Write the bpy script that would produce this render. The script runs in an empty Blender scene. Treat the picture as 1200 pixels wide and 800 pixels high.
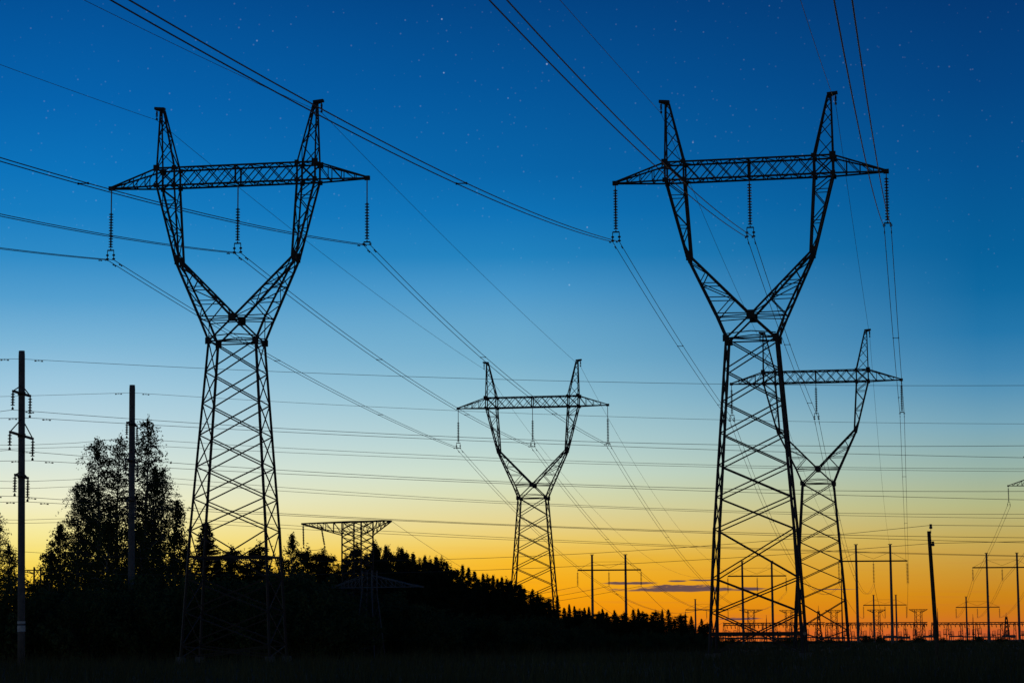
import bpy, math, random
import numpy as np
from mathutils import Vector, Matrix

# ------------------------------------------------------------------ camera
F = 2700.0                      # focal length in pixels of a 1200 px wide picture
PITCH = math.atan(343 / F)
ROLL = 0.0068
EYE = 1.6
CP, SP = math.cos(PITCH), math.sin(PITCH)
scene = bpy.context.scene
COL = scene.collection

cam_data = bpy.data.cameras.new('camera')
cam = bpy.data.objects.new('camera', cam_data)
COL.objects.link(cam)
cam_data.sensor_width = 36.0
cam_data.lens = 36.0 * F / 1200.0
cam_data.clip_start = 0.5
cam_data.clip_end = 20000
_fwd = Vector((0, CP, SP)); _up0 = Vector((0, -SP, CP)); _x0 = Vector((1, 0, 0))
_r = _x0 * math.cos(ROLL) - _up0 * math.sin(ROLL)
_u = _x0 * math.sin(ROLL) + _up0 * math.cos(ROLL)
_m = Matrix((( _r.x, _u.x, -_fwd.x, 0), (_r.y, _u.y, -_fwd.y, 0), (_r.z, _u.z, -_fwd.z, EYE), (0, 0, 0, 1)))
cam.matrix_world = _m
scene.camera = cam

def ray(px, py):
    u = (px - 600) / F; v = (400 - py) / F
    u, v = u * math.cos(ROLL) + v * math.sin(ROLL), -u * math.sin(ROLL) + v * math.cos(ROLL)
    y = CP - v * SP
    return u / y, (SP + v * CP) / y

def at(px, py, d):
    a, b = ray(px, py)
    return Vector((a * d, d, EYE + b * d))

# ------------------------------------------------------------------ view
scene.view_settings.view_transform = 'Standard'
scene.view_settings.look = 'None'
scene.view_settings.exposure = 0
scene.view_settings.gamma = 1
scene.render.engine = 'CYCLES'

# ------------------------------------------------------------------ sky
def lin(c):
    return tuple(((v / 255) / 12.92 if v / 255 <= 0.04045 else ((v / 255 + 0.055) / 1.055) ** 2.4) for v in c)

world = bpy.data.worlds.new('World')
scene.world = world
world.use_nodes = True
nt = world.node_tree
N, L = nt.nodes, nt.links
N.clear()
ZMAX = 0.34
def sinel(px, py):
    a, b = ray(px, py)
    return b / math.sqrt(1 + a * a + b * b)

SKY = {   # picture column -> (row, sRGB) readings of the dusk sky
    100: [(735, 226, 120, 10), (700, 244, 182, 32), (675, 248, 208, 66), (650, 248, 224, 112), (620, 246, 234, 160), (585, 238, 237, 202),
          (545, 214, 228, 218), (500, 188, 215, 224), (450, 158, 200, 222), (400, 122, 180, 214), (350, 82, 158, 206), (300, 44, 138, 198),
          (250, 20, 124, 192), (200, 8, 114, 186), (120, 2, 98, 172), (0, 0, 80, 150)],
    600: [(742, 238, 120, 20), (722, 246, 146, 8), (700, 250, 164, 12), (680, 250, 176, 24), (655, 246, 188, 48), (635, 240, 204, 100), (615, 232, 211, 138),
          (580, 217, 220, 178), (555, 205, 222, 203), (520, 182, 211, 210), (470, 150, 195, 211), (420, 117, 176, 206), (380, 100, 166, 204), (340, 72, 151, 201),
          (300, 32, 130, 190), (250, 10, 114, 182), (200, 4, 100, 168), (100, 0, 84, 152), (0, 0, 68, 132)],
    1150: [(748, 206, 96, 46), (735, 206, 106, 40), (715, 204, 122, 24), (695, 203, 134, 26), (668, 200, 148, 52), (630, 194, 168, 88), (590, 178, 182, 132),
           (550, 152, 178, 165), (500, 120, 166, 184), (460, 88, 148, 182), (432, 64, 134, 178), (390, 34, 118, 170), (340, 10, 104, 160),
           (300, 2, 96, 154), (200, 0, 82, 144), (100, 0, 68, 130), (0, 0, 57, 116)],
}
tc = N.new('ShaderNodeTexCoord')
sep = N.new('ShaderNodeSeparateXYZ'); L.new(tc.outputs['Generated'], sep.inputs[0])
def math_node(op, a, b=None, c=None, clamp=False):
    n = N.new('ShaderNodeMath'); n.operation = op; n.use_clamp = clamp
    for i, v in enumerate((a, b, c)):
        if v is None: continue
        if isinstance(v, (int, float)): n.inputs[i].default_value = v
        else: L.new(v, n.inputs[i])
    return n.outputs[0]
def maprange(v, a, b, c=0.0, d=1.0, smooth=False):
    n = N.new('ShaderNodeMapRange'); n.clamp = True
    if smooth: n.interpolation_type = 'SMOOTHSTEP'
    L.new(v, n.inputs['Value'])
    for k, x in zip(('From Min', 'From Max', 'To Min', 'To Max'), (a, b, c, d)): n.inputs[k].default_value = x
    return n.outputs[0]
def mix(fac, a, b, mode='MIX'):
    n = N.new('ShaderNodeMix'); n.data_type = 'RGBA'; n.blend_type = mode
    for s, v in ((n.inputs[0], fac), (n.inputs[6], a), (n.inputs[7], b)):
        if isinstance(v, (int, float)): s.default_value = v
        elif isinstance(v, tuple): s.default_value = (*v, 1) if len(v) == 3 else v
        else: L.new(v, s)
    return n.outputs[2]
elev = math_node('MULTIPLY', sep.outputs['Z'], 1 / ZMAX, clamp=True)
def ramp(col):
    rp = N.new('ShaderNodeValToRGB'); L.new(elev, rp.inputs[0])
    els = rp.color_ramp.elements
    stops = [(max(0.0, sinel(col, y) / ZMAX), (r, g, b)) for y, r, g, b in SKY[col]]
    stops.append((1.0, (0, 40, 86)))
    els[0].position, els[0].color = stops[0][0], (*lin(stops[0][1]), 1)
    els[1].position, els[1].color = stops[-1][0], (*lin(stops[-1][1]), 1)
    for p, c in stops[1:-1]:
        e = els.new(p); e.color = (*lin(c), 1)
    return rp.outputs[0]
ysafe = math_node('MAXIMUM', sep.outputs['Y'], 0.05)
uu = math_node('DIVIDE', sep.outputs['X'], ysafe)
ee = math_node('DIVIDE', sep.outputs['Z'], ysafe)
u_l, u_c, u_r = ray(100, 400)[0], ray(600, 400)[0], ray(1150, 400)[0]
sky_c = mix(maprange(uu, u_l, u_c), ramp(100), ramp(600))
sky_c = mix(maprange(uu, u_c, u_r), sky_c, ramp(1150))

# thin dusk cloud bars low in the glow
comb = N.new('ShaderNodeCombineXYZ'); L.new(math_node('MULTIPLY', uu, 150), comb.inputs[0]); L.new(math_node('MULTIPLY', ee, 900), comb.inputs[1])
cn = N.new('ShaderNodeTexNoise'); cn.inputs['Scale'].default_value = 1.0; cn.inputs['Detail'].default_value = 5
L.new(comb.outputs[0], cn.inputs['Vector'])
nz = math_node('SUBTRACT', cn.outputs['Fac'], 0.5)
mask = None
for x0, x1, y, hh in ((716, 884, 690.5, 2.7), (748, 850, 688.5, 3.4), (706, 770, 683, 1.9), (782, 806, 680.5, 1.2), (806, 842, 679.5, 1.1), (850, 900, 690, 2.0), (838, 892, 724.5, 1.6), (950, 1010, 690, 0.6)):
    a0, b0 = ray((x0 + x1) / 2, y)
    du = math_node('DIVIDE', math_node('SUBTRACT', uu, a0), (x1 - x0) / 2 / F * 1.02)
    dv = math_node('ADD', math_node('DIVIDE', math_node('SUBTRACT', ee, b0), hh / F), math_node('MULTIPLY', nz, 2.2))
    q = math_node('ADD', math_node('POWER', math_node('ABSOLUTE', du), 2), math_node('MULTIPLY', dv, dv))
    q = math_node('ADD', q, math_node('MULTIPLY', nz, 1.6))
    m = maprange(q, 1.15, 0.25, 0, 1, True)
    mask = m if mask is None else math_node('MAXIMUM', mask, m)
front = maprange(sep.outputs['Y'], 0.4, 0.6)
mask = math_node('MULTIPLY', math_node('MULTIPLY', mask, front), 0.93)
sky_c = mix(mask, sky_c, lin((80, 64, 78)))
# fine faint streaks in the orange band
comb2 = N.new('ShaderNodeCombineXYZ'); L.new(math_node('MULTIPLY', uu, 14), comb2.inputs[0]); L.new(math_node('MULTIPLY', ee, 420), comb2.inputs[1])
sn = N.new('ShaderNodeTexNoise'); sn.inputs['Detail'].default_value = 3; sn.inputs['Scale'].default_value = 1; L.new(comb2.outputs[0], sn.inputs['Vector'])
st = math_node('MULTIPLY', maprange(sn.outputs['Fac'], 0.52, 0.75, 0, 0.16, True), maprange(sep.outputs['Z'], 0.045, 0.012))
sky_c = mix(st, sky_c, lin((190, 96, 60)))
# the glow fades towards the dark side of the sky behind the viewer
fade = maprange(sep.outputs['Y'], -0.2, 0.9, 0.45, 1.0, True)
sky_c = mix(1.0, sky_c, fade, 'MULTIPLY')
below = maprange(sep.outputs['Z'], -0.05, -0.006, 0.02, 1.0)
sky_c = mix(1.0, sky_c, below, 'MULTIPLY')

# stars
def stars(scale, rad, lo, seed, gain):
    mp = N.new('ShaderNodeMapping'); mp.inputs['Rotation'].default_value = (seed, seed * 0.7, seed * 1.3)
    L.new(tc.outputs['Generated'], mp.inputs['Vector'])
    vo = N.new('ShaderNodeTexVoronoi'); vo.inputs['Scale'].default_value = scale
    L.new(mp.outputs[0], vo.inputs['Vector'])
    core = maprange(vo.outputs['Distance'], rad, rad * 0.35, 0, 1, True)
    sc = N.new('ShaderNodeSeparateXYZ'); L.new(vo.outputs['Color'], sc.inputs[0])
    br = math_node('POWER', sc.outputs[0], lo)
    amp = math_node('MULTIPLY', math_node('MULTIPLY', core, br), gain)
    tint = mix(sc.outputs[1], (0.75, 0.9, 1.0), (1.0, 0.82, 0.7))
    return mix(1.0, tint, amp, 'MULTIPLY')
smask = maprange(sep.outputs['Z'], 0.115, 0.19, 0, 1, True)
sall = mix(1.0, stars(105, 0.055, 3.0, 0.4, 0.45), stars(300, 0.15, 1.5, 1.1, 0.06), 'ADD')
sall = mix(1.0, sall, smask, 'MULTIPLY')
sky_c = mix(1.0, sky_c, sall, 'ADD')

# physical sky with the sun below the horizon: the weak ambient light of dusk
SUN_EL, SUN_AZ = math.radians(-3.0), math.radians(6.0)
ns = N.new('ShaderNodeTexSky'); ns.sky_type = 'NISHITA'; ns.sun_disc = False
ns.sun_elevation = SUN_EL; ns.sun_rotation = SUN_AZ
bg1 = N.new('ShaderNodeBackground'); L.new(sky_c, bg1.inputs['Color']); bg1.inputs['Strength'].default_value = 1.0
bg2 = N.new('ShaderNodeBackground'); L.new(ns.outputs[0], bg2.inputs['Color']); bg2.inputs['Strength'].default_value = 0.006
ads = N.new('ShaderNodeAddShader'); L.new(bg1.outputs[0], ads.inputs[0]); L.new(bg2.outputs[0], ads.inputs[1])
wo = N.new('ShaderNodeOutputWorld'); L.new(ads.outputs[0], wo.inputs['Surface'])

# the sun has set ahead: only a trace of warm back light skims the place
sun_d = bpy.data.lights.new('sun', 'SUN')
sun = bpy.data.objects.new('sun', sun_d); COL.objects.link(sun)
sun_d.energy = 0.03; sun_d.angle = math.radians(8); sun_d.color = (1.0, 0.62, 0.3)
_sd = Vector((math.sin(SUN_AZ), math.cos(SUN_AZ), math.tan(math.radians(2.0)))).normalized()
sun.rotation_euler = _sd.to_track_quat('Z', 'Y').to_euler()

# ------------------------------------------------------------------ materials
def material(name, base, var=0.3, scale=4.0, rough=0.7, metal=0.0, transl=0.0, hue=None):
    m = bpy.data.materials.new(name); m.use_nodes = True
    t = m.node_tree; b = t.nodes['Principled BSDF']
    tx = t.nodes.new('ShaderNodeTexCoord')
    n = t.nodes.new('ShaderNodeTexNoise'); n.inputs['Scale'].default_value = scale; n.inputs['Detail'].default_value = 6
    t.links.new(tx.outputs['Object'], n.inputs['Vector'])
    r = t.nodes.new('ShaderNodeValToRGB')
    r.color_ramp.elements[0].position = 0.3; r.color_ramp.elements[1].position = 0.7
    r.color_ramp.elements[0].color = (*[c * (1 - var) for c in base], 1)
    hi = hue or [c * (1 + var) for c in base]
    r.color_ramp.elements[1].color = (*hi, 1)
    t.links.new(n.outputs['Fac'], r.inputs[0]); t.links.new(r.outputs[0], b.inputs['Base Color'])
    if rough >= 0.7 and not metal: b.inputs['Specular IOR Level'].default_value = 0.05
    b.inputs['Roughness'].default_value = rough; b.inputs['Metallic'].default_value = metal
    if transl:
        tr = t.nodes.new('ShaderNodeBsdfTranslucent'); t.links.new(r.outputs[0], tr.inputs[0])
        mx = t.nodes.new('ShaderNodeMixShader'); mx.inputs[0].default_value = transl
        out = t.nodes['Material Output']
        t.links.new(b.outputs[0], mx.inputs[1]); t.links.new(tr.outputs[0], mx.inputs[2]); t.links.new(mx.outputs[0], out.inputs['Surface'])
    return m
M = dict(
    steel=material('weathered_galvanised_steel', (0.06, 0.054, 0.052), 0.35, 1.5, 0.7, 0.2, hue=(0.085, 0.062, 0.05)),
    bright=material('zinc_steel', (0.3, 0.32, 0.34), 0.2, 2, 0.55, 0.1),
    dim=material('dull_zinc_steel', (0.17, 0.18, 0.2), 0.25, 2, 0.6, 0.1),
    concrete=material('grey_concrete', (0.2, 0.19, 0.185), 0.25, 3.0, 0.9),
    paint=material('white_marking_paint', (0.7, 0.7, 0.68), 0.15, 6.0, 0.8),
    wood=material('grey_brown_wood', (0.11, 0.085, 0.06), 0.4, 5.0, 0.9),
    wire=material('dull_aluminium', (0.12, 0.12, 0.125), 0.2, 1.0, 0.6, 0.4),
    glass=material('brown_porcelain', (0.06, 0.045, 0.04), 0.3, 6.0, 0.35),
    bark=material('dark_bark', (0.07, 0.055, 0.045), 0.45, 5.0, 0.95),
    birchbark=material('birch_bark', (0.28, 0.26, 0.24), 0.6, 3.0, 0.9),
    leaf=material('birch_leaf', (0.075, 0.105, 0.035), 0.35, 0.8, 0.7, 0, 0.35),
    needle=material('conifer_needle', (0.045, 0.066, 0.028), 0.35, 0.8, 0.8, 0, 0.08),
    bush=material('willow_leaf', (0.09, 0.13, 0.05), 0.35, 0.7, 0.75, 0, 0.2),
    grass=material('dry_grass', (0.1, 0.1, 0.045), 0.4, 0.15, 0.9, 0, 0.15),
    soil=material('meadow_soil', (0.05, 0.05, 0.028), 0.45, 0.08, 0.95),
)

# ------------------------------------------------------------------ mesh helpers
class MB:
    def __init__(s): s.v = []; s.f = []
    def bar(s, p, q, w, h=None):
        p, q = Vector(p), Vector(q); h = h or w
        d = q - p
        if d.length < 1e-6: return
        d.normalize()
        a = d.cross(Vector((0, 0, 1)))
        if a.length < 1e-3: a = Vector((1, 0, 0))
        a.normalize(); b = d.cross(a).normalized()
        a *= w / 2; b *= h / 2
        k = len(s.v)
        for e in (p, q):
            s.v += [e + a + b, e - a + b, e - a - b, e + a - b]
        s.f += [(k, k+1, k+5, k+4), (k+1, k+2, k+6, k+5), (k+2, k+3, k+7, k+6), (k+3, k, k+4, k+7), (k+3, k+2, k+1, k), (k+4, k+5, k+6, k+7)]
    def box(s, c, sx, sy, sz):
        c = Vector(c)
        s.bar(c - Vector((0, 0, sz / 2)), c + Vector((0, 0, sz / 2)), sx, sy)
    def tube(s, pts, r, n=6, cap=True):
        pts = [Vector(p) for p in pts]; k = len(s.v)
        rr = r if isinstance(r, (list, tuple)) else [r] * len(pts)
        ref = Vector((0, 0, 1))
        for i, p in enumerate(pts):
            d = (pts[min(i + 1, len(pts) - 1)] - pts[max(i - 1, 0)]).normalized()
            a = d.cross(ref)
            if a.length < 0.05: a = d.cross(Vector((1, 0, 0)))
            a.normalize(); b = d.cross(a)
            for j in range(n):
                t = 2 * math.pi * j / n
                s.v.append(p + (a * math.cos(t) + b * math.sin(t)) * rr[i])
        for i in range(len(pts) - 1):
            for j in range(n):
                s.f.append((k + i*n + j, k + i*n + (j+1) % n, k + (i+1)*n + (j+1) % n, k + (i+1)*n + j))
        if cap:
            s.f.append(tuple(k + j for j in reversed(range(n)))); s.f.append(tuple(k + (len(pts)-1)*n + j for j in range(n)))
    def build(s, name, mat, parent=None, link=True):
        me = bpy.data.meshes.new(name); me.from_pydata(s.v, [], s.f); me.materials.append(mat); me.update()
        o = bpy.data.objects.new(name, me)
        if link: COL.objects.link(o)
        if parent: o.parent = parent
        return o

def tag(o, label=None, cat=None, group=None, kind=None):
    if label: o['label'] = label
    if cat: o['category'] = cat
    if group: o['group'] = group
    if kind: o['kind'] = kind
    return o
def thing(name, label, cat, loc, rz=0.0, group=None):
    o = bpy.data.objects.new(name, None); COL.objects.link(o); o.empty_display_size = 0.2
    o.location = loc; o.rotation_euler = (0, 0, rz)
    return tag(o, label, cat, group)
def copy_tree(o, parent=None):
    c = o.copy(); COL.objects.link(c)
    if parent: c.parent = parent
    for ch in list(o.children): copy_tree(ch, c)
    return c

# ------------------------------------------------------------------ ground
def smooth_noise(x, y):
    return 0.5 * math.sin(x * 0.071 + 1.3) * math.cos(y * 0.053 + 0.4) + 0.3 * math.sin(x * 0.19 + y * 0.11) + 0.2 * math.cos(y * 0.27 - x * 0.13)
SLOPE = 0.0033            # the meadow falls gently away from the viewer
def ground_z(x, y):
    k = max(0.0, min(1.0, (300 - math.hypot(x, y)) / 150))
    return 0.16 * smooth_noise(x, y) * k - SLOPE * max(0.0, y - 150)
xs = np.unique(np.concatenate([np.linspace(-8000, -260, 10), np.linspace(-250, 250, 126), np.linspace(260, 8000, 10)]))
ys = np.unique(np.concatenate([np.linspace(-2000, -60, 6), np.linspace(-50, 420, 136), np.linspace(450, 4000, 20)]))
gv = [(x, y, ground_z(x, y)) for y in ys for x in xs]
nx = len(xs)
gf = [(j*nx+i, j*nx+i+1, (j+1)*nx+i+1, (j+1)*nx+i) for j in range(len(ys)-1) for i in range(nx-1)]
gb = MB(); gb.v = gv; gb.f = gf
go = gb.build('ground', M['soil']); tag(go, kind='structure')
for p in go.data.polygons: p.use_smooth = True

# ------------------------------------------------------------------ wineglass pylons
def lerp(a, b, t): return tuple(a[i] + (b[i] - a[i]) * t for i in range(3))

def build_pylon(label, base, yaw, H, panels, band_at=None, band_w=0.14):
    """H: height of the cross-arm's bottom chord over the base; panels: heights of the X panels below the waist."""
    root = thing('power_pylon', label, 'pylon', base, yaw, 'wineglass lattice pylons')
    WA = -10.1                                   # waist below the cross-arm
    Z = lambda z: H + z
    SY = (-1, 1)
    LEG, MID, THIN = 0.125, 0.09, 0.058
    # ---- body
    hw = lambda t: 1.53 + t * 0.075 if t < 11.6 else 2.4 + (t - 11.6) * 0.052
    hd = lambda t: 1.0 + t * 0.047
    levels = [0.0]
    for p in panels: levels.append(levels[-1] + p)
    def node(sx, sy, t): return (sx * hw(t), sy * hd(t), Z(WA - t))
    body = MB()
    for i in range(len(panels)):
        t0, t1 = levels[i], levels[i + 1]
        for sy in SY:
            body.bar(node(-1, sy, t0), node(1, sy, t1), 0.075); body.bar(node(1, sy, t0), node(-1, sy, t1), 0.075)
        for sx in SY:
            body.bar(node(sx, -1, t0), node(sx, 1, t1), THIN); body.bar(node(sx, 1, t0), node(sx, -1, t1), THIN)
    if band_at:
        for sy in SY: body.bar(node(-1, sy, band_at), node(1, sy, band_at), 0.12, band_w)
        for sx in SY: body.bar(node(sx, -1, band_at), node(sx, 1, band_at), 0.1, band_w * .7)
    b = body.build('body_bracing', M['steel'], root)
    for sx in SY:
        for sy in SY:
            lg = MB()
            lg.bar(node(sx, sy, 0), node(sx, sy, 11.6), LEG)
            lg.bar(node(sx, sy, 11.6), node(sx, sy, levels[-1]), LEG * 1.12)
            o = lg.build('leg', M['steel'], b)
            ft = MB(); e = node(sx, sy, levels[-1]); ft.box((e[0], e[1], e[2] - 0.34), 0.5, 0.5, 0.8)
            ft.build('concrete_footing', M['concrete'], root)
    # ---- waist and neck
    neck = MB()
    zn = -8.65
    for sy in SY:
        y = sy * 1.0
        for dz in (0, 0.22):
            neck.bar((-2.1, y, Z(zn - 0.1 + dz)), (0, y, Z(zn + dz * 0.4)), 0.06); neck.bar((2.1, y, Z(zn - 0.1 + dz)), (0, y, Z(zn + dz * 0.4)), 0.06)
        neck.bar((-1.53, y, Z(WA)), (1.53, y, Z(WA)), 0.08); 
        neck.bar((-1.53, y, Z(WA + 0.28)), (0, y, Z(WA + 0.42)), 0.06); neck.bar((1.53, y, Z(WA + 0.28)), (0, y, Z(WA + 0.42)), 0.06)
        for sx in SY: neck.bar((0, y, Z(zn)), (sx * 1.53, y, Z(WA)), 0.1)
    for sx in SY:
        neck.bar((sx * 1.53, -1, Z(WA)), (sx * 1.53, 1, Z(WA)), 0.065); neck.bar((sx * 2.13, -1, Z(zn)), (sx * 2.13, 1, Z(zn)), 0.055)
        neck.bar((sx * 1.53, -1, Z(WA)), (sx * 2.13, 1, Z(zn)), 0.055); neck.bar((sx * 1.53, 1, Z(WA)), (sx * 2.13, -1, Z(zn)), 0.055)
    neck.bar((0, -1, Z(zn)), (0, 1, Z(zn)), 0.065); neck.bar((-1.53, -1, Z(WA)), (1.53, 1, Z(WA)), 0.06)
    neck.build('neck_bracing', M['steel'], root)
    # ---- fork arms (waist -> knee -> cross-arm)
    for sx in SY:
        arm = MB()
        W_, O_, KO, KI, N_ = (1.53, 1.0, WA), (2.13, 1.0, zn), (3.95, .52, -4.8), (3.70, .52, -4.85), (0.0, 1.0, zn)
        TO, TI = (5.2, .6, 0.0), (4.03, .6, 0.0)
        P = lambda q, sy: (sx * q[0], sy * q[1], Z(q[2]))
        for sy in SY:
            arm.bar(P(W_, sy), P(O_, sy), LEG); arm.bar(P(O_, sy), P(KO, sy), LEG); arm.bar(P(KO, sy), P(TO, sy), LEG * 0.95)
            arm.bar(P(N_, sy), P(KI, sy), LEG); arm.bar(P(KI, sy), P(TI, sy), LEG * 0.9)
            # lower part: ladder of struts between the two chords
            ts = [0.0, 0.30, 0.54, 0.74, 0.9, 1.0]
            for i in range(1, 5):
                o0, i0 = lerp(O_, KO, ts[i]), lerp(N_, KI, ts[i])
                o1, i1 = lerp(O_, KO, ts[i - 1]), lerp(N_, KI, ts[i - 1])
                if i % 2: arm.bar(P(o1, sy), P(i0, sy), THIN)
                else: arm.bar(P(i1, sy), P(o0, sy), THIN)
                if i in (1, 2): arm.bar(P(o0, sy), P(i0, sy), THIN * 0.9)
            # upper part
            for i in range(5):
                ta, tb = i / 5, (i + 1) / 5
                oa, ob = lerp(KO, TO, ta), lerp(KO, TO, tb); ia, ib = lerp(KI, TI, ta), lerp(KI, TI, tb)
                if i % 2: arm.bar(P(oa, sy), P(ib, sy), THIN)
                else: arm.bar(P(ia, sy), P(ob, sy), THIN)
                if i in (1, 3): arm.bar(P(ob, sy), P(ib, sy), THIN * 0.8)
        for (c0, c1, n) in ((O_, KO, 4), (N_, KI, 4), (KO, TO, 3), (KI, TI, 3)):
            for i in range(n):
                a, c = lerp(c0, c1, i / n), lerp(c0, c1, (i + 1) / n)
                s = 1 if i % 2 else -1
                arm.bar(P(a, s), P(c, -s), THIN * 0.85)
                if i: arm.bar(P(a, 1), P(a, -1), THIN * 0.8)
        ao = arm.build('fork_arm', M['steel'], root)
        for sy in SY:
            kn = MB(); kn.box((sx * 3.83, sy * .52, Z(-4.8)), 0.27, 0.12, 0.6)
            kn.build('knee_plate', M['steel'], ao)
    # ---- cross-arm
    ca = MB(); TIP = 8.48; ht = 1.14
    Yw = 0.6
    for sy in SY:
        y = sy * Yw
        ca.bar((-5.2, y, Z(0)), (5.2, y, Z(0)), 0.1, 0.11); ca.bar((-5.2, y, Z(ht)), (5.2, y, Z(ht)), 0.095, 0.105)
        for sx in SY:
            ca.bar((sx * 5.2, y, Z(0)), (sx * TIP, sy * 0.08, Z(0.04)), 0.095); ca.bar((sx * 5.2, y, Z(ht)), (sx * TIP, sy * 0.08, Z(0.1)), 0.09)
            for i, q in enumerate((0.25, 0.5, 0.75)):
                lo = (sx * (5.2 + q * 3.28), y * (1 - q * .87), Z(0.02)); hi = (sx * (5.2 + q * 3.28), y * (1 - q * .87), Z(ht * (1 - q) + 0.08))
                ca.bar(lo, hi, 0.05)
                if i < 2:
                    q2 = q + 0.25; ca.bar(hi, (sx * (5.2 + q2 * 3.28), y * (1 - q2 * .87), Z(0.02)), 0.045)
            ca.bar((sx * 5.2, y, Z(ht)), (sx * (5.2 + .25 * 3.28), y * .78, Z(0.02)), 0.05)
            ca.bar((sx * 5.2, y, Z(0)), (sx * 4.03, y, Z(ht)), 0.075); ca.bar((sx * 4.03, y, Z(0)), (sx * 5.2, y, Z(ht)), 0.075)
            ca.bar((sx * 5.2, y, Z(0)), (sx * 5.2, y, Z(ht)), 0.11); ca.bar((sx * 4.03, y, Z(0)), (sx * 4.03, y, Z(ht)), 0.11)
            n = 4
            for i in range(n):
                xa, xb = 4.03 * i / n, 4.03 * (i + 1) / n
                ca.bar((sx * xa, y, Z(0)), (sx * xb, y, Z(ht)), 0.055); ca.bar((sx * xb, y, Z(0)), (sx * xa, y, Z(ht)), 0.055)
        ca.bar((0, y, Z(0)), (0, y, Z(ht)), 0.1)
    for z in (0.0, ht):
        k = 12
        for i in range(k):
            xa, xb = -5.2 + 10.4 * i / k, -5.2 + 10.4 * (i + 1) / k
            s = 1 if i % 2 else -1
            ca.bar((xa, -s * Yw, Z(z)), (xb, s * Yw, Z(z)), 0.045); ca.bar((xa, -Yw, Z(z)), (xa, Yw, Z(z)), 0.045)
    for sx in SY:
        for i, q in enumerate((0.25, 0.5, 0.75)):
            w = Yw * (1 - q * .87); ca.bar((sx * (5.2 + q * 3.28), -w, Z(0.02)), (sx * (5.2 + q * 3.28), w, Z(0.02)), 0.05)
    cao = ca.build('cross_arm', M['steel'], root)
    for sx in SY:
        tp = MB(); tp.box((sx * 8.42, 0, Z(0.06)), 0.34, 0.26, 0.26); tp.build('tip_plate', M['steel'], cao)
    # ---- earth-wire peaks
    for sx in SY:
        pk = MB()
        b4 = [(5.2, Yw), (4.03, Yw), (4.03, -Yw), (5.2, -Yw)]; t4 = [(5.16, .14), (4.95, .14), (4.95, -.14), (5.16, -.14)]
        zt = 5.0
        Q = lambda i, t: (sx * (b4[i][0] + (t4[i][0] - b4[i][0]) * t), b4[i][1] + (t4[i][1] - b4[i][1]) * t, Z(ht + (zt - ht) * t))
        tt = [0, 0.3, 0.54, 0.73, 0.88, 1.0]
        for i in range(4):
            j = (i + 1) % 4
            pk.bar(Q(i, 0), Q(i, 1), 0.09)
            for a in range(5):
                if (a + (i % 2)) % 2: pk.bar(Q(i, tt[a]), Q(j, tt[a + 1]), 0.05)
                else: pk.bar(Q(j, tt[a]), Q(i, tt[a + 1]), 0.05)
        po = pk.build('earth_wire_peak', M['steel'], root)
        cp_ = MB(); cp_.bar((sx * 4.92, 0, Z(zt + 0.1)), (sx * 5.58, 0, Z(zt + 0.16)), 0.34, 0.16); cp_.bar((sx * 4.95, 0, Z(zt - 0.1)), (sx * 5.5, 0, Z(zt + 0.1)), 0.1)
        cp_.build('cap_bracket', M['steel'], po)
    # ---- gusset plates that read as dark squares
    for (x, z, s) in ((0, zn, 0.5), (-1.53, WA, 0.4), (1.53, WA, 0.4)):
        for sy in SY:
            g = MB(); g.box((x, sy * 1.09, Z(z)), s, 0.03, s * 1.05); g.build('gusset_plate', M['steel'], root)
    for sx in SY:
        for (x, z, s) in ((5.2, ht, 0.4), (4.03, ht, 0.28), (5.2, 0, 0.3), (4.03, 0, 0.3)):
            for sy in SY:
                g = MB(); g.box((sx * x, sy * 0.7, Z(z)), s, 0.03, s); g.build('gusset_plate', M['steel'], cao)
    return root

def local(root, p):
    return Matrix.Translation(root.location) @ Matrix.Rotation(root.rotation_euler.z, 4, 'Z') @ Vector(p)

P6 = [1.95] * 6
def pylon_at(label, px, py, d, k, panels, band, bw=0.13, turn=0.0):
    c = at(px, py, d)
    L_ = sum(panels)
    base_z = ground_z(c.x, c.y)
    H = c.z - base_z
    need = H - 10.1 - 0.35                     # body length down to the footing
    panels = list(panels); extra = need - sum(panels)
    if extra > 0.7: panels.append(extra)
    else: panels[-1] += extra
    r = build_pylon(label, Vector((c.x, c.y, base_z)), -math.atan(k) - turn, H, panels, band, bw)
    r['_h'] = H
    return r, H
dA, dB, dC, dD, dE = 144.0, 141.0, 255.0, 229.0, 410.0
cA, cB, cC, cD = at(279, 216, dA), at(878, 209, dB), at(624, 477, dC), at(956, 448, dD)
kL = (cC.x - cA.x) / (dC - dA); kR = (cD.x - cB.x) / (dD - dB)
PA, hA = pylon_at('large wineglass lattice pylon nearest on the left, right of the tall birches', 279, 216, dA, kL, [1.98]*6 + [2.95, 2.05, 2.05], 13.5)
PB, hB = pylon_at('large wineglass pylon nearest on the right, clear of trees, with a thick low brace', 878, 209, dB, kR, P6 + [2.95, 2.07, 2.1], 18.0, 0.24, math.radians(1.0))
PC, hC = pylon_at('smaller wineglass lattice pylon in the middle, its feet sunk in the dark tree line', 624, 477, dC, kL, [1.92]*6 + [2.95], None)
PD, hD = pylon_at('smaller wineglass lattice pylon overlapped by the body of the big right pylon', 956, 448, dD, kR, [1.92]*6 + [2.95], None)
kE = 0.30
PE, hE = pylon_at('distant wineglass pylon cut by the right edge, only the arm tip showing', 1238, 568, dE, kE, P6 + [2.95], None)
for p in (PA, PB, PC, PD, PE): del p['_h']

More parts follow.
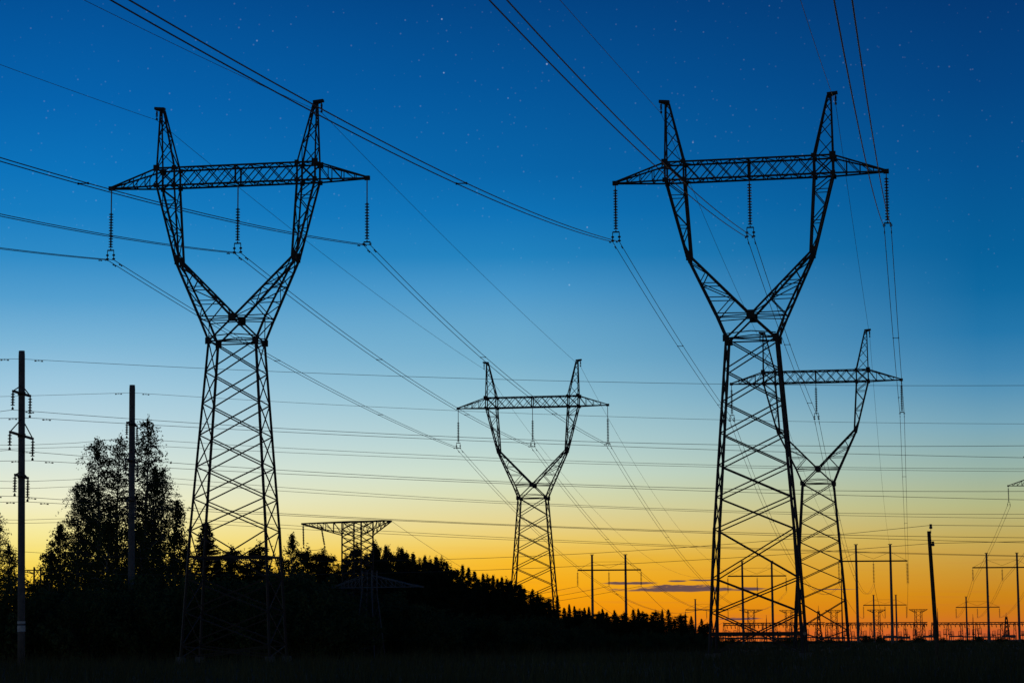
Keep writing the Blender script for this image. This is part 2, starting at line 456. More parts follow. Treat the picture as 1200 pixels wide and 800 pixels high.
# ------------------------------------------------------------------ insulator strings
def insulator(top, bottom, label, rod=0.3, yaw=0.0, group='suspension insulator strings on the pylons', bundle=True, disc_r=0.15, step=0.17, lite=False, flat=False):
    top, bottom = Vector(top), Vector(bottom)
    t = thing('insulator_string', label, 'insulator', top, yaw, group)
    inv = Matrix.Rotation(-yaw, 4, 'Z'); e = inv @ (bottom - top)
    tot = e.length; ax = e.normalized()
    P = lambda s: ax * s
    yk = (0.3 if flat else 0.72) if bundle else 0.2
    r = MB(); r.bar(P(0), P(rod + 0.05), 0.06); r.build('link_rod', M['bright'], t)
    ds = MB()
    n = max(4, int((tot - rod - yk) / step)); 
    st_ = (tot - rod - yk) / n
    pts, rr = [], []
    for i in range(n):
        s = rod + i * st_
        for a, q in ((0.0, 0.05), (0.3, 0.055), (0.42, disc_r), (0.62, disc_r * 0.9), (0.7, 0.05)):
            pts.append(P(s + a * st_)); rr.append(q)
    ds.tube(pts, rr, 6 if lite else 10)
    ds.build('insulator_discs', M['glass'], t)
    if bundle:
        y = MB(); s0 = tot - yk
        a = P(s0); w = Vector((0.21, 0, 0))
        y.bar(a, a + ax * 0.12, 0.06); y.bar(a + ax * 0.12 - w, a + ax * 0.12 + w, 0.06, 0.08)
        yo = y.build('yoke', M['steel'], t)
        for sgn in (-1, 1):
            c = MB(); b0 = a + ax * 0.12 + w * sgn
            c.tube([b0 + ax * q * (0.3 if flat else 1) for q in (0, 0.25, 0.27, 0.36, 0.38, 0.5, 0.52, 0.6)], [.025, .025, .09, .09, .03, .03, .1, .1], 8)
            c.build('clamp', M['steel'], yo)
    else:
        c = MB(); b0 = P(tot - yk); c.tube([b0, b0 + ax * 0.06, b0 + ax * 0.08, b0 + ax * 0.2], [0.03, 0.03, 0.07, 0.07], 8); c.build('clamp', M['steel'], t)
    return t

# ------------------------------------------------------------------ wires
def hang(e0, e1, pix, wt=None):
    """drop c of the parabola between two points, fitted to picture readings"""
    num = den = 0
    dx, dy, dz = (e1 - e0)
    for px, py in pix:
        a, b = ray(px, py)
        s = (a * e0.y - e0.x) / (dx - a * dy)
        if not 0.02 < s < 0.98: continue
        z = EYE + b * (e0.y + s * dy)
        q = s * (1 - s); num += q * ((e0.z + s * dz) - z); den += q * q
    return max(0.02, num / den) if den else 0.5
def span_pts(e0, e1, c, n=40):
    return [Vector((e0.x + (e1.x - e0.x) * s, e0.y + (e1.y - e0.y) * s, e0.z + (e1.z - e0.z) * s - c * s * (1 - s))) for s in (i / n for i in range(n + 1))]
def open_pts(e0, d, pix, smax, n=40, z_at=None):
    """a span leaving the picture: parabola from e0 along plan direction d through the readings"""
    d = Vector((d[0], d[1])).normalized()
    A, B = [], []
    for px, py in pix:
        a, b = ray(px, py)
        s = (a * e0.y - e0.x) / (d.x - a * d.y)
        z = EYE + b * (e0.y + s * d.y)
        A.append((s, s * s)); B.append(z - e0.z)
    if len(A) == 1:
        c1 = (B[0] - 0.0004 * A[0][1]) / A[0][0]; c2 = 0.0004
    else:
        c1, c2 = np.linalg.lstsq(np.array(A), np.array(B), rcond=None)[0]
        if c2 < 0: c2 = 0.0002; c1 = float(np.mean([(b - c2 * a[1]) / a[0] for a, b in zip(A, B)]))
    return [Vector((e0.x + d.x * s, e0.y + d.y * s, e0.z + c1 * s + c2 * s * s)) for s in (smax * i / n for i in range(n + 1))]

def damper(parent, p, d, mat):
    m = MB(); d = d.normalized(); q = p - Vector((0, 0, 0.07))
    m.bar(p, q, 0.03); m.bar(q - d * 0.22, q + d * 0.22, 0.02)
    for s in (-1, 1): m.tube([q + d * (s * 0.14), q + d * (s * 0.25)], 0.04, 6)
    return m.build('vibration_damper', mat, parent)

def bundle(label, path, r, joints, spacers=True, group='twin conductors of the pylon lines', sep=0.21):
    """twin conductor: two wires side by side, spacers and dampers; joints = path indices at insulators"""
    t = thing('twin_conductor', label, 'power line', path[0], 0, group)
    o = path[0]
    side = []
    for i, p in enumerate(path):
        d = path[min(i + 1, len(path) - 1)] - path[max(i - 1, 0)]
        side.append(Vector((d.y, -d.x, 0)).normalized() * sep)
    for s in (-1, 1):
        m = MB(); m.tube([p - o + q * s for p, q in zip(path, side)], r, 6)
        w = m.build('wire', M['wire'], t)
        for j in joints:
            for st_ in (-1, 1):
                i0, i1 = j, j + st_
                if 0 <= i1 < len(path):
                    dd = (path[i1] - path[i0]); 
                    if dd.length > 1: damper(w, path[i0] + dd.normalized() * 1.3 + side[j] * s - o, dd, M['steel'])
    if spacers:
        cum = [0.0]
        for i in range(1, len(path)): cum.append(cum[-1] + (path[i] - path[i - 1]).length)
        c0, c1 = cum[joints[0]], cum[joints[1]]
        for q in (c0 - 50, c0 + 39, c0 + 75, c1 + 60, c1 + 130):
            i = max(1, min(len(path) - 1, next((k for k, c in enumerate(cum) if c >= q), len(path) - 1)))
            f = (q - cum[i - 1]) / (cum[i] - cum[i - 1])
            p = path[i - 1].lerp(path[i], f) - o; sd = side[i]
            m = MB(); m.bar(p - sd, p + sd, 0.04)
            for s in (-1, 1): m.box(p + sd * s, 0.07, 0.1, 0.08)
            m.build('spacer', M['wire'], t)
    return t
def wire(name, label, cat, path, r, group=None):
    m = MB(); o = path[0]
    m.tube([p - o for p in path], r, 5)
    w = m.build(name, M['wire']); w.location = o
    return tag(w, label, cat, group)

TIPX = 8.48
def strings(p, H, drops, rod, names, tower):
    out = []
    for x, dr, nm in zip((-TIPX + 0.06, 0.0, TIPX - 0.06), drops, names):
        a = local(p, (x, 0, H - 0.08)); b = local(p, (x, 0, H - dr))
        insulator(a, b, 'insulator string hanging from the %s of the %s' % (nm, tower), rod, p.rotation_euler.z, flat=x > 1)
        out.append(b - Vector((0, 0, 0.02)))
    return out
NM = ('left arm tip', 'cross-arm middle', 'right arm tip')
sA = strings(PA, hA, (4.55, 4.4, 4.2), 1.45, NM, 'big left pylon')
sB = strings(PB, hB, (3.65, 3.7, 3.35), 0.25, NM, 'big right pylon')
sC = strings(PC, hC, (4.4, 4.4, 4.35), 1.4, NM, 'middle pylon in the trees')
sD = strings(PD, hD, (3.7, 3.7, 3.35), 0.45, NM, 'smaller right pylon')
sE = strings(PE, hE, (3.5, 3.5, 3.5), 0.3, NM, 'distant pylon at the right edge')
def peaks(p, H): return [local(p, (sx * 5.45, 0, H + 4.75)) for sx in (-1, 1)]
eA, eB, eC, eD, eE = peaks(PA, hA), peaks(PB, hB), peaks(PC, hC), peaks(PD, hD), peaks(PE, hE)
for nm, es in (('big left pylon', eA), ('big right pylon', eB), ('middle pylon in the trees', eC), ('smaller right pylon', eD)):
    for q, s in zip(es, ('left', 'right')):
        insulator(q + Vector((0, 0, 0.3)), q - Vector((0, 0, 0.35)), 'short insulator under the %s peak of the %s' % (s, nm), 0.08, 0, 'earth wire insulators on pylon peaks', False, 0.09, 0.12)

# ------------------------------------------------------------------ distant H-frame portals
def portal(label, x0, x1, ytop, yarm, xa0, xa1, dep, ins=18, short=''):
    k = dep / F
    a = at((x0 + x1) / 2, yarm, dep)
    gz = ground_z(a.x, a.y)
    t = thing('portal_pole_frame', label, 'portal pylon', (a.x, a.y, gz), 0, 'H-frame portal poles beyond the pylons')
    harm = a.z - gz; htop = at((x0 + x1) / 2, ytop, dep).z - gz
    w = max(0.3, 0.42)
    cx = (x0 + x1) / 2
    for x in (x0, x1):
        m = MB(); X = (x - cx) * k
        m.tube([(X, 0, -0.5), (X, 0, htop * 0.5), (X, 0, htop)], [0.34, 0.3, 0.24], 8)
        po = m.build('pole', M['concrete'], t)
        c = MB(); c.bar((X - 0.45, 0, htop + 0.1), (X + 0.45, 0, htop + 0.1), 0.16); c.build('pole_cap', M['steel'], po)
    m = MB()
    for dy in (-0.35, 0.35):
        m.bar(((xa0 - cx) * k, dy, harm), ((xa1 - cx) * k, dy, harm), 0.2, 0.3)
    m.build('cross_arm', M['steel'], t)
    m = MB(); mid = 0.0; hs = harm + (htop - harm) * 0.55
    X0, X1 = (x0 - cx) * k, (x1 - cx) * k
    for A_, B_ in (((X0, 0, hs), (mid, 0, harm + 0.5)), ((X1, 0, hs), (mid, 0, harm + 0.5)), ((X0, 0, hs), ((xa0 - cx) * k, 0, harm)), ((X1, 0, hs), ((xa1 - cx) * k, 0, harm)), ((X0, 0, hs), (X1, 0, hs))):
        m.tube([A_, B_], 0.032, 5)
    m.build('stay_wires', M['steel'], t)
    ends = []
    for i, xx in enumerate((xa0, cx, xa1)):
        p = Vector((a.x + (xx - cx) * k, a.y, gz + harm - 0.15)); b = p - Vector((0, 0, ins * k))
        insulator(p, b, 'insulator string at the %s of the %s' % (('left end', 'middle', 'right end')[i], short), 0.4, 0, 'insulator strings on the distant portals', False, 0.26, 0.3, True)
        ends.append(b)
    tops = [Vector((a.x + (x - cx) * k, a.y, gz + htop)) for x in (x0, x1)]
    return ends, tops
p1, t1 = portal('H-frame portal standing behind the low tree line, left of the cloud bar', 694, 733, 650, 667.5, 677, 751, 540, short='portal behind the tree line')
p2, t2 = portal('H-frame portal seen through the legs of the big right pylon', 870, 904.5, 657.5, 674.5, 853, 921, 588, 18, short='portal framed by the big pylon legs')
p3, t3 = portal('tallest H-frame portal right of the big pylons, left of the leaning pole', 1003.5, 1043.5, 638, 657, 983, 1063, 520, 26, short='tallest H-frame portal')
p4, t4 = portal('H-frame portal near the right edge, under the cut-off pylon tip', 1156.5, 1192, 648, 664.5, 1140, 1208, 590, 15, short='portal near the right edge')
p5, t5 = portal('small far H-frame portal between the poles of the tallest portal', 1024, 1050, 697, 708.5, 1012, 1062, 800, 15, short='small portal within the tallest one')
p6, t6 = portal('small far H-frame portal left of the right-edge portal', 1132.5, 1158, 699, 711, 1120.5, 1171, 800, 12, short='small portal near the right edge')
p7, t7 = portal('small far H-frame portal at the right end of the tree line', 815, 841, 702, 714, 803.5, 853, 800, 10, short="small portal at the tree line's end")

# ------------------------------------------------------------------ conductors of the two pylon lines
def join(*parts):
    out = []; idx = []
    for p in parts:
        if out: idx.append(len(out) - 1); out += p[1:]
        else: out += p
    return out, idx
backL, backR = Vector((-kL, -1)), Vector((-kR, -1))
lines = [
    # label, back reading, start string, forward readings, end string, onward readings, portal end
    ('left twin conductor of the left line, lowest of three at the left edge', backL, [(0, 291), (100, 302)], sA[0], [(160, 322), (222, 361), (322, 421), (445, 486)], sC[0], [(547, 540), (601, 596), (640, 632), (674, 662), (730, 699), (766, 715)], p2[0]),
    ('middle twin conductor of the left line, hung under the cross-arm of the big left pylon', backL, [(0, 252), (100, 271.5)], sA[1], [(291, 310), (335, 341), (447, 423), (530, 474), (566, 498)], sC[1], [(655, 565), (698, 618), (730, 654), (768, 684), (814, 710)], p2[1]),
    ('right twin conductor of the left line, under the right tip of the big pylon', backL, [(0, 187), (100, 215.5), (145, 228), (292, 263.5)], sA[2], [(440, 306), (503, 360), (567, 420), (620, 462)], sC[2], [(720, 540), (774, 622), (813, 668), (834, 688)], p2[2]),
    ('left twin conductor of the right line, sweeping over the big left pylon', backR, [(140, 0), (300, 90.5), (507, 199)], sB[0], [(780, 377), (801, 412), (842, 472)], sD[0], [(867, 520), (918, 640), (933, 665)], p3[0]),
    ('middle twin conductor of the right line, descending past the big right pylon', backR, [(583, 0), (600, 17), (757, 179), (809, 225)], sB[1], [(897, 330), (924, 408)], sD[1], [(990, 640), (1002, 677), (1014, 692)], p3[1]),
    ('right twin conductor of the right line, dropping steeply to the right arm tip', backR, [(988, 0), (1013, 146)], sB[2], [(1047, 398)], sD[2], [(1056, 530), (1061, 650)], p3[2]),
]
for lab, bd, bp, s0, fp, s1, op, pe in lines:
    back = open_pts(s0, bd, bp, 165)[::-1]
    c_f = hang(s0, s1, fp)
    if c_f > 10: c_f = 2.4             # seen end-on: take the slack of its two neighbours
    fw = span_pts(s0, s1, c_f)
    on = span_pts(s1, pe, hang(s1, pe, op), 60)
    path, idx = join(back, fw, on)
    bundle(lab, path, 0.021, idx)
earths = [
    ('thin earth wire running between the left peaks of the left line', backL, [(0, 78), (100, 111)], eA[0], [(250, 193.5), (358, 282), (440, 344)], eC[0], [(694, 590), (720, 617), (760, 653), (800, 675), (820, 680)], t2[0]),
    ('thin earth wire running between the right peaks of the left line', backL, [(72, 0), (300, 94)], eA[1], [(457, 213), (483, 240), (575, 332), (640, 392.5)], eC[1], [(720, 499), (760, 567), (774, 589), (834, 661)], t2[1]),
    ('thin earth wire running between the left peaks of the right line', backR, [(656, 0), (725, 77.5)], eB[0], [(808, 214.5), (859, 330)], eD[0], [(930, 520)], t3[0]),
    ('thin earth wire running between the right peaks of the right line', backR, [(938, 0), (950, 37)], eB[1], [(1009, 327)], eD[1], [(1030, 530), (1040, 620)], t3[1]),
]
for lab, bd, bp, s0, fp, s1, op, pe in earths:
    q = Vector((0, 0, -0.35))
    s0, s1 = s0 + q, s1 + q
    path, idx = join(open_pts(s0, bd, bp, 165)[::-1], span_pts(s0, s1, hang(s0, s1, fp)), span_pts(s1, pe, hang(s1, pe, op), 60))
    wire('earth_wire', lab, 'wire', path, 0.014)
# line of the pylon at the right edge, down to its portals
dirE = (kE, 1)
for i, nm in enumerate(('left', 'middle', 'right')):
    path, idx = join(span_pts(sE[i], p4[i], 3.2, 40), span_pts(p4[i], p6[i], 7, 40))
    bundle('%s twin conductor falling from the cut-off right pylon to the right-edge portal' % nm, path, 0.03, [], False, sep=0.28)
    path = span_pts(p3[i], p5[i], 7, 40)
    wire('portal_wire', '%s wire sagging between the tallest portal and the small one behind it' % nm, 'power line', path, 0.035, 'wires between distant portals')
    q = p1[i] + Vector((-150, -40, 0))
    path, idx = join(span_pts(q, p1[i], 30, 50), span_pts(p1[i], p7[i], 24, 50))
    wire('portal_wire', '%s wire dipping either side of the portal behind the tree line' % nm, 'power line', path, 0.04, 'wires between distant portals')

# ------------------------------------------------------------------ concrete poles on the left with the two crossing lines
def concrete_pole(label, xt, yt, xb, yb, dep, w, arms, bands):
    b = at(xb, yb, dep); gz = ground_z(b.x, b.y); b = Vector((b.x, b.y, gz))
    tp = at(xt, yt, dep)
    t = thing('concrete_power_pole', label, 'power pole', b, 0, 'round concrete poles of the crossing lines')
    h = tp - b
    m = MB()
    m.tube([h * s for s in (-0.02, 0.25, 0.5, 0.75, 0.985, 1.0)], [w * q for q in (1.14, 1.1, 1.06, 1.02, 0.98, 0.9)], 16)
    sh = m.build('shaft', M['concrete'], t)
    for p in sh.data.polygons: p.use_smooth = len(p.vertices) == 4
    m = MB()
    for z0, z1 in bands: m.tube([h * (z0 / h.z), h * (z1 / h.z)], w * 1.2, 16)
    if bands: m.build('painted_band', M['paint'], t)
    ends = []
    for (yp, lx, depth, brace, dl, dr) in arms:
        c = at(xt, yp, dep) - b; k = dep / F
        ctr = h * (c.z / h.z)
        m = MB()
        A_ = ctr + Vector((-lx * k, -depth, 0.0)); B_ = ctr + Vector((lx * k, depth, 0))
        m.bar(A_, B_, 0.13, 0.13)
        off = Vector((0.18, 0, 0)); m.bar(A_ + off * .2, ctr + off + Vector((0, 0, 0.02)), 0.07)
        for e in (A_, B_): m.bar(e, ctr + Vector((0, 0, brace)), 0.05)
        ao = m.build('cross_arm', M['steel'], t)
        cl = MB(); cl.tube([ctr - Vector((0, 0, 0.1)), ctr + Vector((0, 0, 0.1))], w * 1.22, 16); cl.build('arm_clamp', M['steel'], ao)
        for e, dd in ((A_, dl), (B_, dr)):
            ends.append((b + e - Vector((0, 0, 0.05)), b + e - Vector((0, 0, dd))))
    return t, b, h, ends
Q1, b1, h1, ends1 = concrete_pole('tall round concrete pole nearest the left edge, three pairs of arms', 25.5, 411, 25, 775, 135, 0.195,
    [(461, 4, 1.45, 0.5, 1.1, 1.3), (510, 3.3, 2.4, 1.0, 1.05, 1.3), (558, 1.2, 1.5, 0.3, 1.25, 1.4)], [(2.0, 2.35), (2.45, 2.6)])
Q2, b2, h2, ends2 = concrete_pole('round concrete pole rising in front of the tall birches', 155, 451, 153.5, 760, 168, 0.222,
    [(497, 2, 1.5, 0.3, 1.15, 1.4), (540, 1.2, 2.2, 0.9, 1.1, 1.3), (586, 1, 1.5, 0.3, 1.1, 1.3)], [])
wl, pn = ('upper', 'middle', 'lower'), ('left concrete pole', 'pole in front of the birches')
e1w, e2w = [], []
for ends, acc, pl in ((ends1, e1w, pn[0]), (ends2, e2w, pn[1])):
    for i, (a, b) in enumerate(ends):
        insulator(a, b, '%s %s insulator string on the %s' % (('left', 'right')[i % 2], wl[i // 2], pl), 0.06, 0, 'insulator strings on the concrete poles', False, 0.13, 0.15)
        acc.append(b)
cross = [
    # start, left readings, right readings
    ('wire crossing the sky from the top of the left concrete pole, highest of all', at(25.5, 420.5, 135), [(0, 420.5)], [(120, 424.5), (310, 434), (430, 439.5), (720, 448.5), (840, 449.8), (1080, 451.5), (1200, 451.5)]),
    ('wire crossing from the top of the pole in front of the birches', at(155, 460, 168), [(0, 465), (100, 461.5)], [(235, 465), (310, 470), (430, 475.5), (720, 488.5), (840, 491.5), (1080, 495.5), (1200, 496.5)]),
    ('wire crossing from the near upper arm of the left concrete pole', e1w[0], [(0, 482)], [(120, 489), (235, 498), (320, 503.5), (430, 507), (720, 516.5), (840, 519), (1080, 522.5), (1200, 523.5)]),
    ('wire crossing from the far upper arm of the left concrete pole', e1w[1], [(0, 490)], [(120, 494), (235, 499.5), (320, 505), (430, 510), (720, 524), (840, 527.5), (1080, 533.5), (1200, 535.5)]),
    ('wire crossing from the near middle arm of the left concrete pole', e1w[2], [(0, 528)], [(105, 537), (230, 545), (320, 551.5), (430, 556.5), (720, 568), (840, 570.5), (1080, 575.5), (1200, 576.5)]),
    ('wire crossing from the far middle arm of the left concrete pole', e1w[3], [(0, 540)], [(100, 543), (230, 550), (320, 553.5), (430, 558.5), (720, 572), (840, 576), (1080, 583), (1200, 584.5)]),
    ('wire crossing from the near lower arm of the left concrete pole', e1w[4], [(0, 581)], [(75, 587), (320, 601.5), (430, 606.5), (720, 618.5), (840, 623), (1080, 628), (1200, 630)]),
    ('wire crossing from the far lower arm of the left concrete pole', e1w[5], [(0, 588)], [(75, 589), (320, 603), (430, 608), (720, 620), (840, 625), (1080, 633), (1200, 635)]),
    ('wire crossing from the near upper arm of the birch-side pole', e2w[0], [(0, 521.5), (100, 518)], [(190, 517.5), (235, 520.5), (320, 525), (430, 529.5), (720, 541), (840, 543.5), (1080, 549), (1200, 549)]),
    ('wire crossing from the far upper arm of the birch-side pole', e2w[1], [(0, 526), (110, 523)], [(190, 523), (232, 525.5), (320, 529.5), (430, 534), (720, 544), (840, 546.5), (1080, 551.5), (1200, 552)]),
    ('wire crossing from the near middle arm of the birch-side pole', e2w[2], [(0, 564), (95, 561)], [(190, 562), (228, 565), (320, 572), (430, 578), (720, 592.5), (840, 596), (1080, 602), (1200, 603)]),
    ('wire crossing from the far middle arm of the birch-side pole', e2w[3], [(0, 572), (95, 569.5)], [(190, 569), (228, 571), (320, 576), (430, 581.5), (720, 594), (840, 598), (1080, 606.5), (1200, 607)]),
    ('wire crossing from the near lower arm of the birch-side pole', e2w[4], [(0, 609), (65, 608)], [(190, 607), (320, 612), (430, 619), (720, 637), (840, 641), (1080, 648.5), (1200, 650)]),
    ('wire crossing from the far lower arm of the birch-side pole', e2w[5], [(0, 613), (65, 612)], [(190, 612), (320, 617), (430, 623), (720, 638), (840, 642), (1080, 649.5), (1200, 651)]),
]
for i, (lab, s, lp, rp) in enumerate(cross):
    rt = open_pts(s, (1, 0.03), rp, 150, 40)
    lf = open_pts(s, (-1, -0.03), lp, 45, 12)
    path, idx = join(lf[::-1], rt)
    w = wire('crossing_wire', lab, 'power line', path, 0.0125 if i < 2 else 0.014, 'wires crossing the picture from the concrete poles')
    for st_ in (-1, 1):
        dd = path[idx[0] + st_] - path[idx[0]]
        damper(w, s + dd.normalized() * 1.0 - path[0], dd, M['steel'])

# ------------------------------------------------------------------ short leaning wooden pole on the right
bt = at(1099.5, 781, 118); bt.z = ground_z(bt.x, bt.y); tp = at(1088.5, 622, 118)
LP = thing('wooden_pole', 'short leaning wooden pole with pin insulators on the right', 'wooden pole', bt)
h = tp - bt
m = MB(); m.tube([h * s for s in (-0.03, 0.3, 0.7, 1.0)], [0.118, 0.11, 0.1, 0.094], 12); m.build('shaft', M['wood'], LP)
for s, dx, up in ((0.985, 0.1, 0.34), (0.89, 0.16, 0.1)):
    m = MB(); p = h * s
    m.tube([p, p + Vector((dx, 0, 0)), p + Vector((dx, 0, up))], 0.022, 6)
    q = p + Vector((dx, 0, up))
    io = m.build('hook', M['steel'], LP)
    m = MB(); m.tube([q - Vector((0, 0, .12)), q - Vector((0, 0, .1)), q, q + Vector((0, 0, .04)), q + Vector((0, 0, .1)), q + Vector((0, 0, .12))], [.05, .085, .075, .05, .08, .04], 10)
    m.build('pin_insulator', M['glass'], io)
for lab, s, up, pl, pr in (('upper thin wire rising to the top of the leaning wooden pole', 1.0, 0.3, [(1000, 627.5), (840, 638), (720, 645), (540, 655)], [(1200, 616)]),
                       ('lower thin wire rising to the side hook of the leaning wooden pole', 0.89, 0.12, [(1000, 645), (840, 655), (720, 659.5), (540, 669)], [(1200, 634)])):
    e = bt + h * s + Vector((0.12, 0, up))
    path, idx = join(open_pts(e, (-1, 0.55), pl, 150, 40)[::-1], open_pts(e, (1, -0.1), pr, 60, 12))
    wire('pole_wire', lab, 'wire', path, 0.012, 'wires of the leaning wooden pole')

# ------------------------------------------------------------------ lattice anchor towers (T-shaped)
def anchor_tower(label, base, htop, arms, wtop, wbase, waist, yaw, bar, name_group=None, fine=True, body=None):
    t = thing('anchor_tower', label, 'lattice tower', base, yaw, name_group)
    hwid = lambda z: wtop if z > waist else wtop + (wbase - wtop) * (1 - z / waist)
    corners = [(-1, -1), (1, -1), (1, 1), (-1, 1)]
    n = (9 if not body else 5) if fine else 5
    nu = n if not body else 2
    zs = [waist * (i / n) for i in range(n + 1)] + [waist + (htop - waist) * ((i + 1) / nu) for i in range(nu)]
    m = MB()
    P = lambda c, z: (c[0] * hwid(z), c[1] * hwid(z), z)
    for i in range(len(zs) - 1):
        for a in range(4):
            b = (a + 1) % 4
            if fine: m.bar(P(corners[a], zs[i]), P(corners[b], zs[i + 1]), bar * .55)
            m.bar(P(corners[b], zs[i]), P(corners[a], zs[i + 1]), bar * .55)
    bo = m.build('body_bracing', M['steel'], t)
    for c in corners:
        m = MB(); m.bar(P(c, -0.3), P(c, waist), bar); m.bar(P(c, waist), P(c, htop), bar); m.build('leg', body or M['steel'], bo)
    for (z, l, r, dp, mat) in arms:
        m = MB(); w = hwid(z)
        for s, ln in ((-1, l), (1, r)):
            for sy in (-1, 1):
                tip = (s * ln, sy * 0.1, z)
                m.bar((0, sy * w, z), tip, bar * .9); m.bar((s * w, sy * w, z - dp), (s * ln, sy * .1, z - 0.06), bar * .8)
                k = 5 if fine else 2
                for i in range(1, k + 1):
                    q0, q1 = (i - 1) / k, i / k
                    x0_, x1_ = w + (ln - w) * q0, w + (ln - w) * q1
                    m.bar((s * x0_, sy * (w + (0.1 - w) * q0), z - dp * (1 - q0)), (s * x1_, sy * (w + (0.1 - w) * q1), z), bar * .45)
                    m.bar((s * x1_, sy * (w + (0.1 - w) * q1), z - dp * (1 - q1)), (s * x1_, sy * (w + (0.1 - w) * q1), z), bar * .45)
        m.build('cross_arm', mat, t)
    return t
aT = at(419, 611, 196); gzT = ground_z(aT.x, 196); zT = aT.z - gzT
AT = anchor_tower('low T-shaped lattice anchor tower with one wide top arm, rising out of the trees', Vector((aT.x, 196, gzT)), zT, [(zT, 5.6, 3.3, 1.15, M['steel'])], 0.95, 1.5, zT - 5.8, math.radians(-28), 0.1)
aU = at(433, 668, 178); gzU = ground_z(aU.x, 178); zU = aU.z - gzU
anchor_tower('dim low lattice tower with one level arm, in front of the dark thicket', Vector((aU.x, 178, gzU)), zU, [(zU - 1.3, 3.6, 4.6, -0.9, M['dim'])], 0.42, 0.9, zU - 1.6, math.radians(-24), 0.075, body=M['dim'])
for i, (x, nm) in enumerate(((-5.5, 'outer'), (-3.7, 'inner'))):
    a = local(AT, (x, 0, zT - 0.1)); b = a + Vector((0.06 + 0.3 * i, 0, -2.0))
    insulator(a, b, '%s insulator string on the left arm of the low T-shaped tower' % nm, 0.15, 0, 'insulator strings on the anchor tower', False, 0.1, 0.13)
    if i == 0: j0 = b
    else: j1 = b
wire('jumper_wire', 'short slack jumper joining the two strings of the T-shaped tower', 'wire', span_pts(j0, j1, 0.8, 14), 0.02)
e1_ = at(405, 690, 212)
wire('down_wire', 'wire slanting from the inner string of the T-shaped tower into the trees', 'wire', span_pts(j1, e1_, 0.3, 14), 0.018)
e2_ = at(640, 706, 420)
wire('tower_wire', 'thin wire leaving the right arm tip of the T-shaped tower down to the right', 'wire', span_pts(local(AT, (3.3, 0, zT)), e2_, 5.0, 30), 0.014)

# distant T towers and masts of the substation
TT = None
for (xc, yt, hw_, d, lab) in ((1027, 714, 11, 930, 'tiny T-shaped lattice tower left of the small far portal'), (1076, 713.5, 11, 900, 'tiny T-shaped lattice tower just left of the leaning pole'), (880, 714, 14, 880, 'tiny T-shaped lattice tower behind the portal framed by the big pylon'),
                         (924, 714.5, 11, 930, 'tiny T-shaped lattice tower behind the big right pylon leg'), (977, 714.5, 10, 950, 'tiny T-shaped lattice tower behind the smaller right pylon')):
    a = at(xc, yt, d)
    k = d / F
    anchor_tower(lab, Vector((a.x, a.y, ground_z(a.x, a.y))), a.z - ground_z(a.x, a.y), [(a.z - ground_z(a.x, a.y), hw_ * k, hw_ * k, 1.2, M['steel'])], 1.15, 1.4, a.z * .4, 0.12, 0.17, 'far T-shaped towers on the horizon', False)
# small arm seen through the gap beside the left pole
a = at(44, 664, 430)
anchor_tower('faint far lattice tower with level arms in the gap beside the left pole', Vector((a.x, a.y, ground_z(a.x, a.y))), a.z - ground_z(a.x, a.y), [(a.z - ground_z(a.x, a.y) - 0.6, 3.0, 3.6, 0.7, M['steel'])], 0.6, 1.2, a.z * .4, 0.1, 0.2, None, False)

# ------------------------------------------------------------------ substation on the horizon
mast0 = None
for (x, yt, d, lab) in ((959, 709, 900, 'lattice lightning mast behind the smaller right pylon'), (1098.5, 712, 880, 'thin lightning mast just right of the leaning pole'), (1140, 719, 900, 'thin lightning mast near the right small portal'),
                   (1179, 717, 900, 'lattice lightning mast between the poles at the right edge'), (985.5, 666, 700, 'tall thin lightning mast beside the smaller right pylon'), (898, 720, 900, 'thin lightning mast behind the portal framed by the big pylon')):
    a = at(x, yt, d)
    gz = ground_z(a.x, a.y)
    t = thing('lightning_mast', lab, 'mast', (a.x, a.y, gz), 0, 'lightning masts of the substation')
    lat = MB(); H_ = a.z - gz
    if 'lattice' in lab:
        for c in ((-1, -1), (1, -1), (1, 1), (-1, 1)): lat.bar((c[0] * 1.1, c[1] * 1.1, 0), (c[0] * .25, c[1] * .25, H_ * .86), 0.22)
        for i in range(6):
            z0, z1 = H_ * .86 * i / 6, H_ * .86 * (i + 1) / 6; w0, w1 = 1.1 - .85 * i / 6, 1.1 - .85 * (i + 1) / 6
            for sy in (-1, 1): lat.bar((-w0, sy * w0, z0), (w1, sy * w1, z1), 0.14); lat.bar((w0, sy * w0, z0), (-w1, sy * w1, z1), 0.14)
    else:
        lat.tube([(0, 0, 0), (0, 0, H_ * .6), (0, 0, H_ * .88)], [0.24, 0.19, 0.13], 8)
    lat.build('mast_body', M['steel'], t)
    m = MB(); m.tube([(0, 0, H_ * .86), (0, 0, H_)], [0.1, 0.06], 6); m.build('lightning_rod', M['steel'], t)

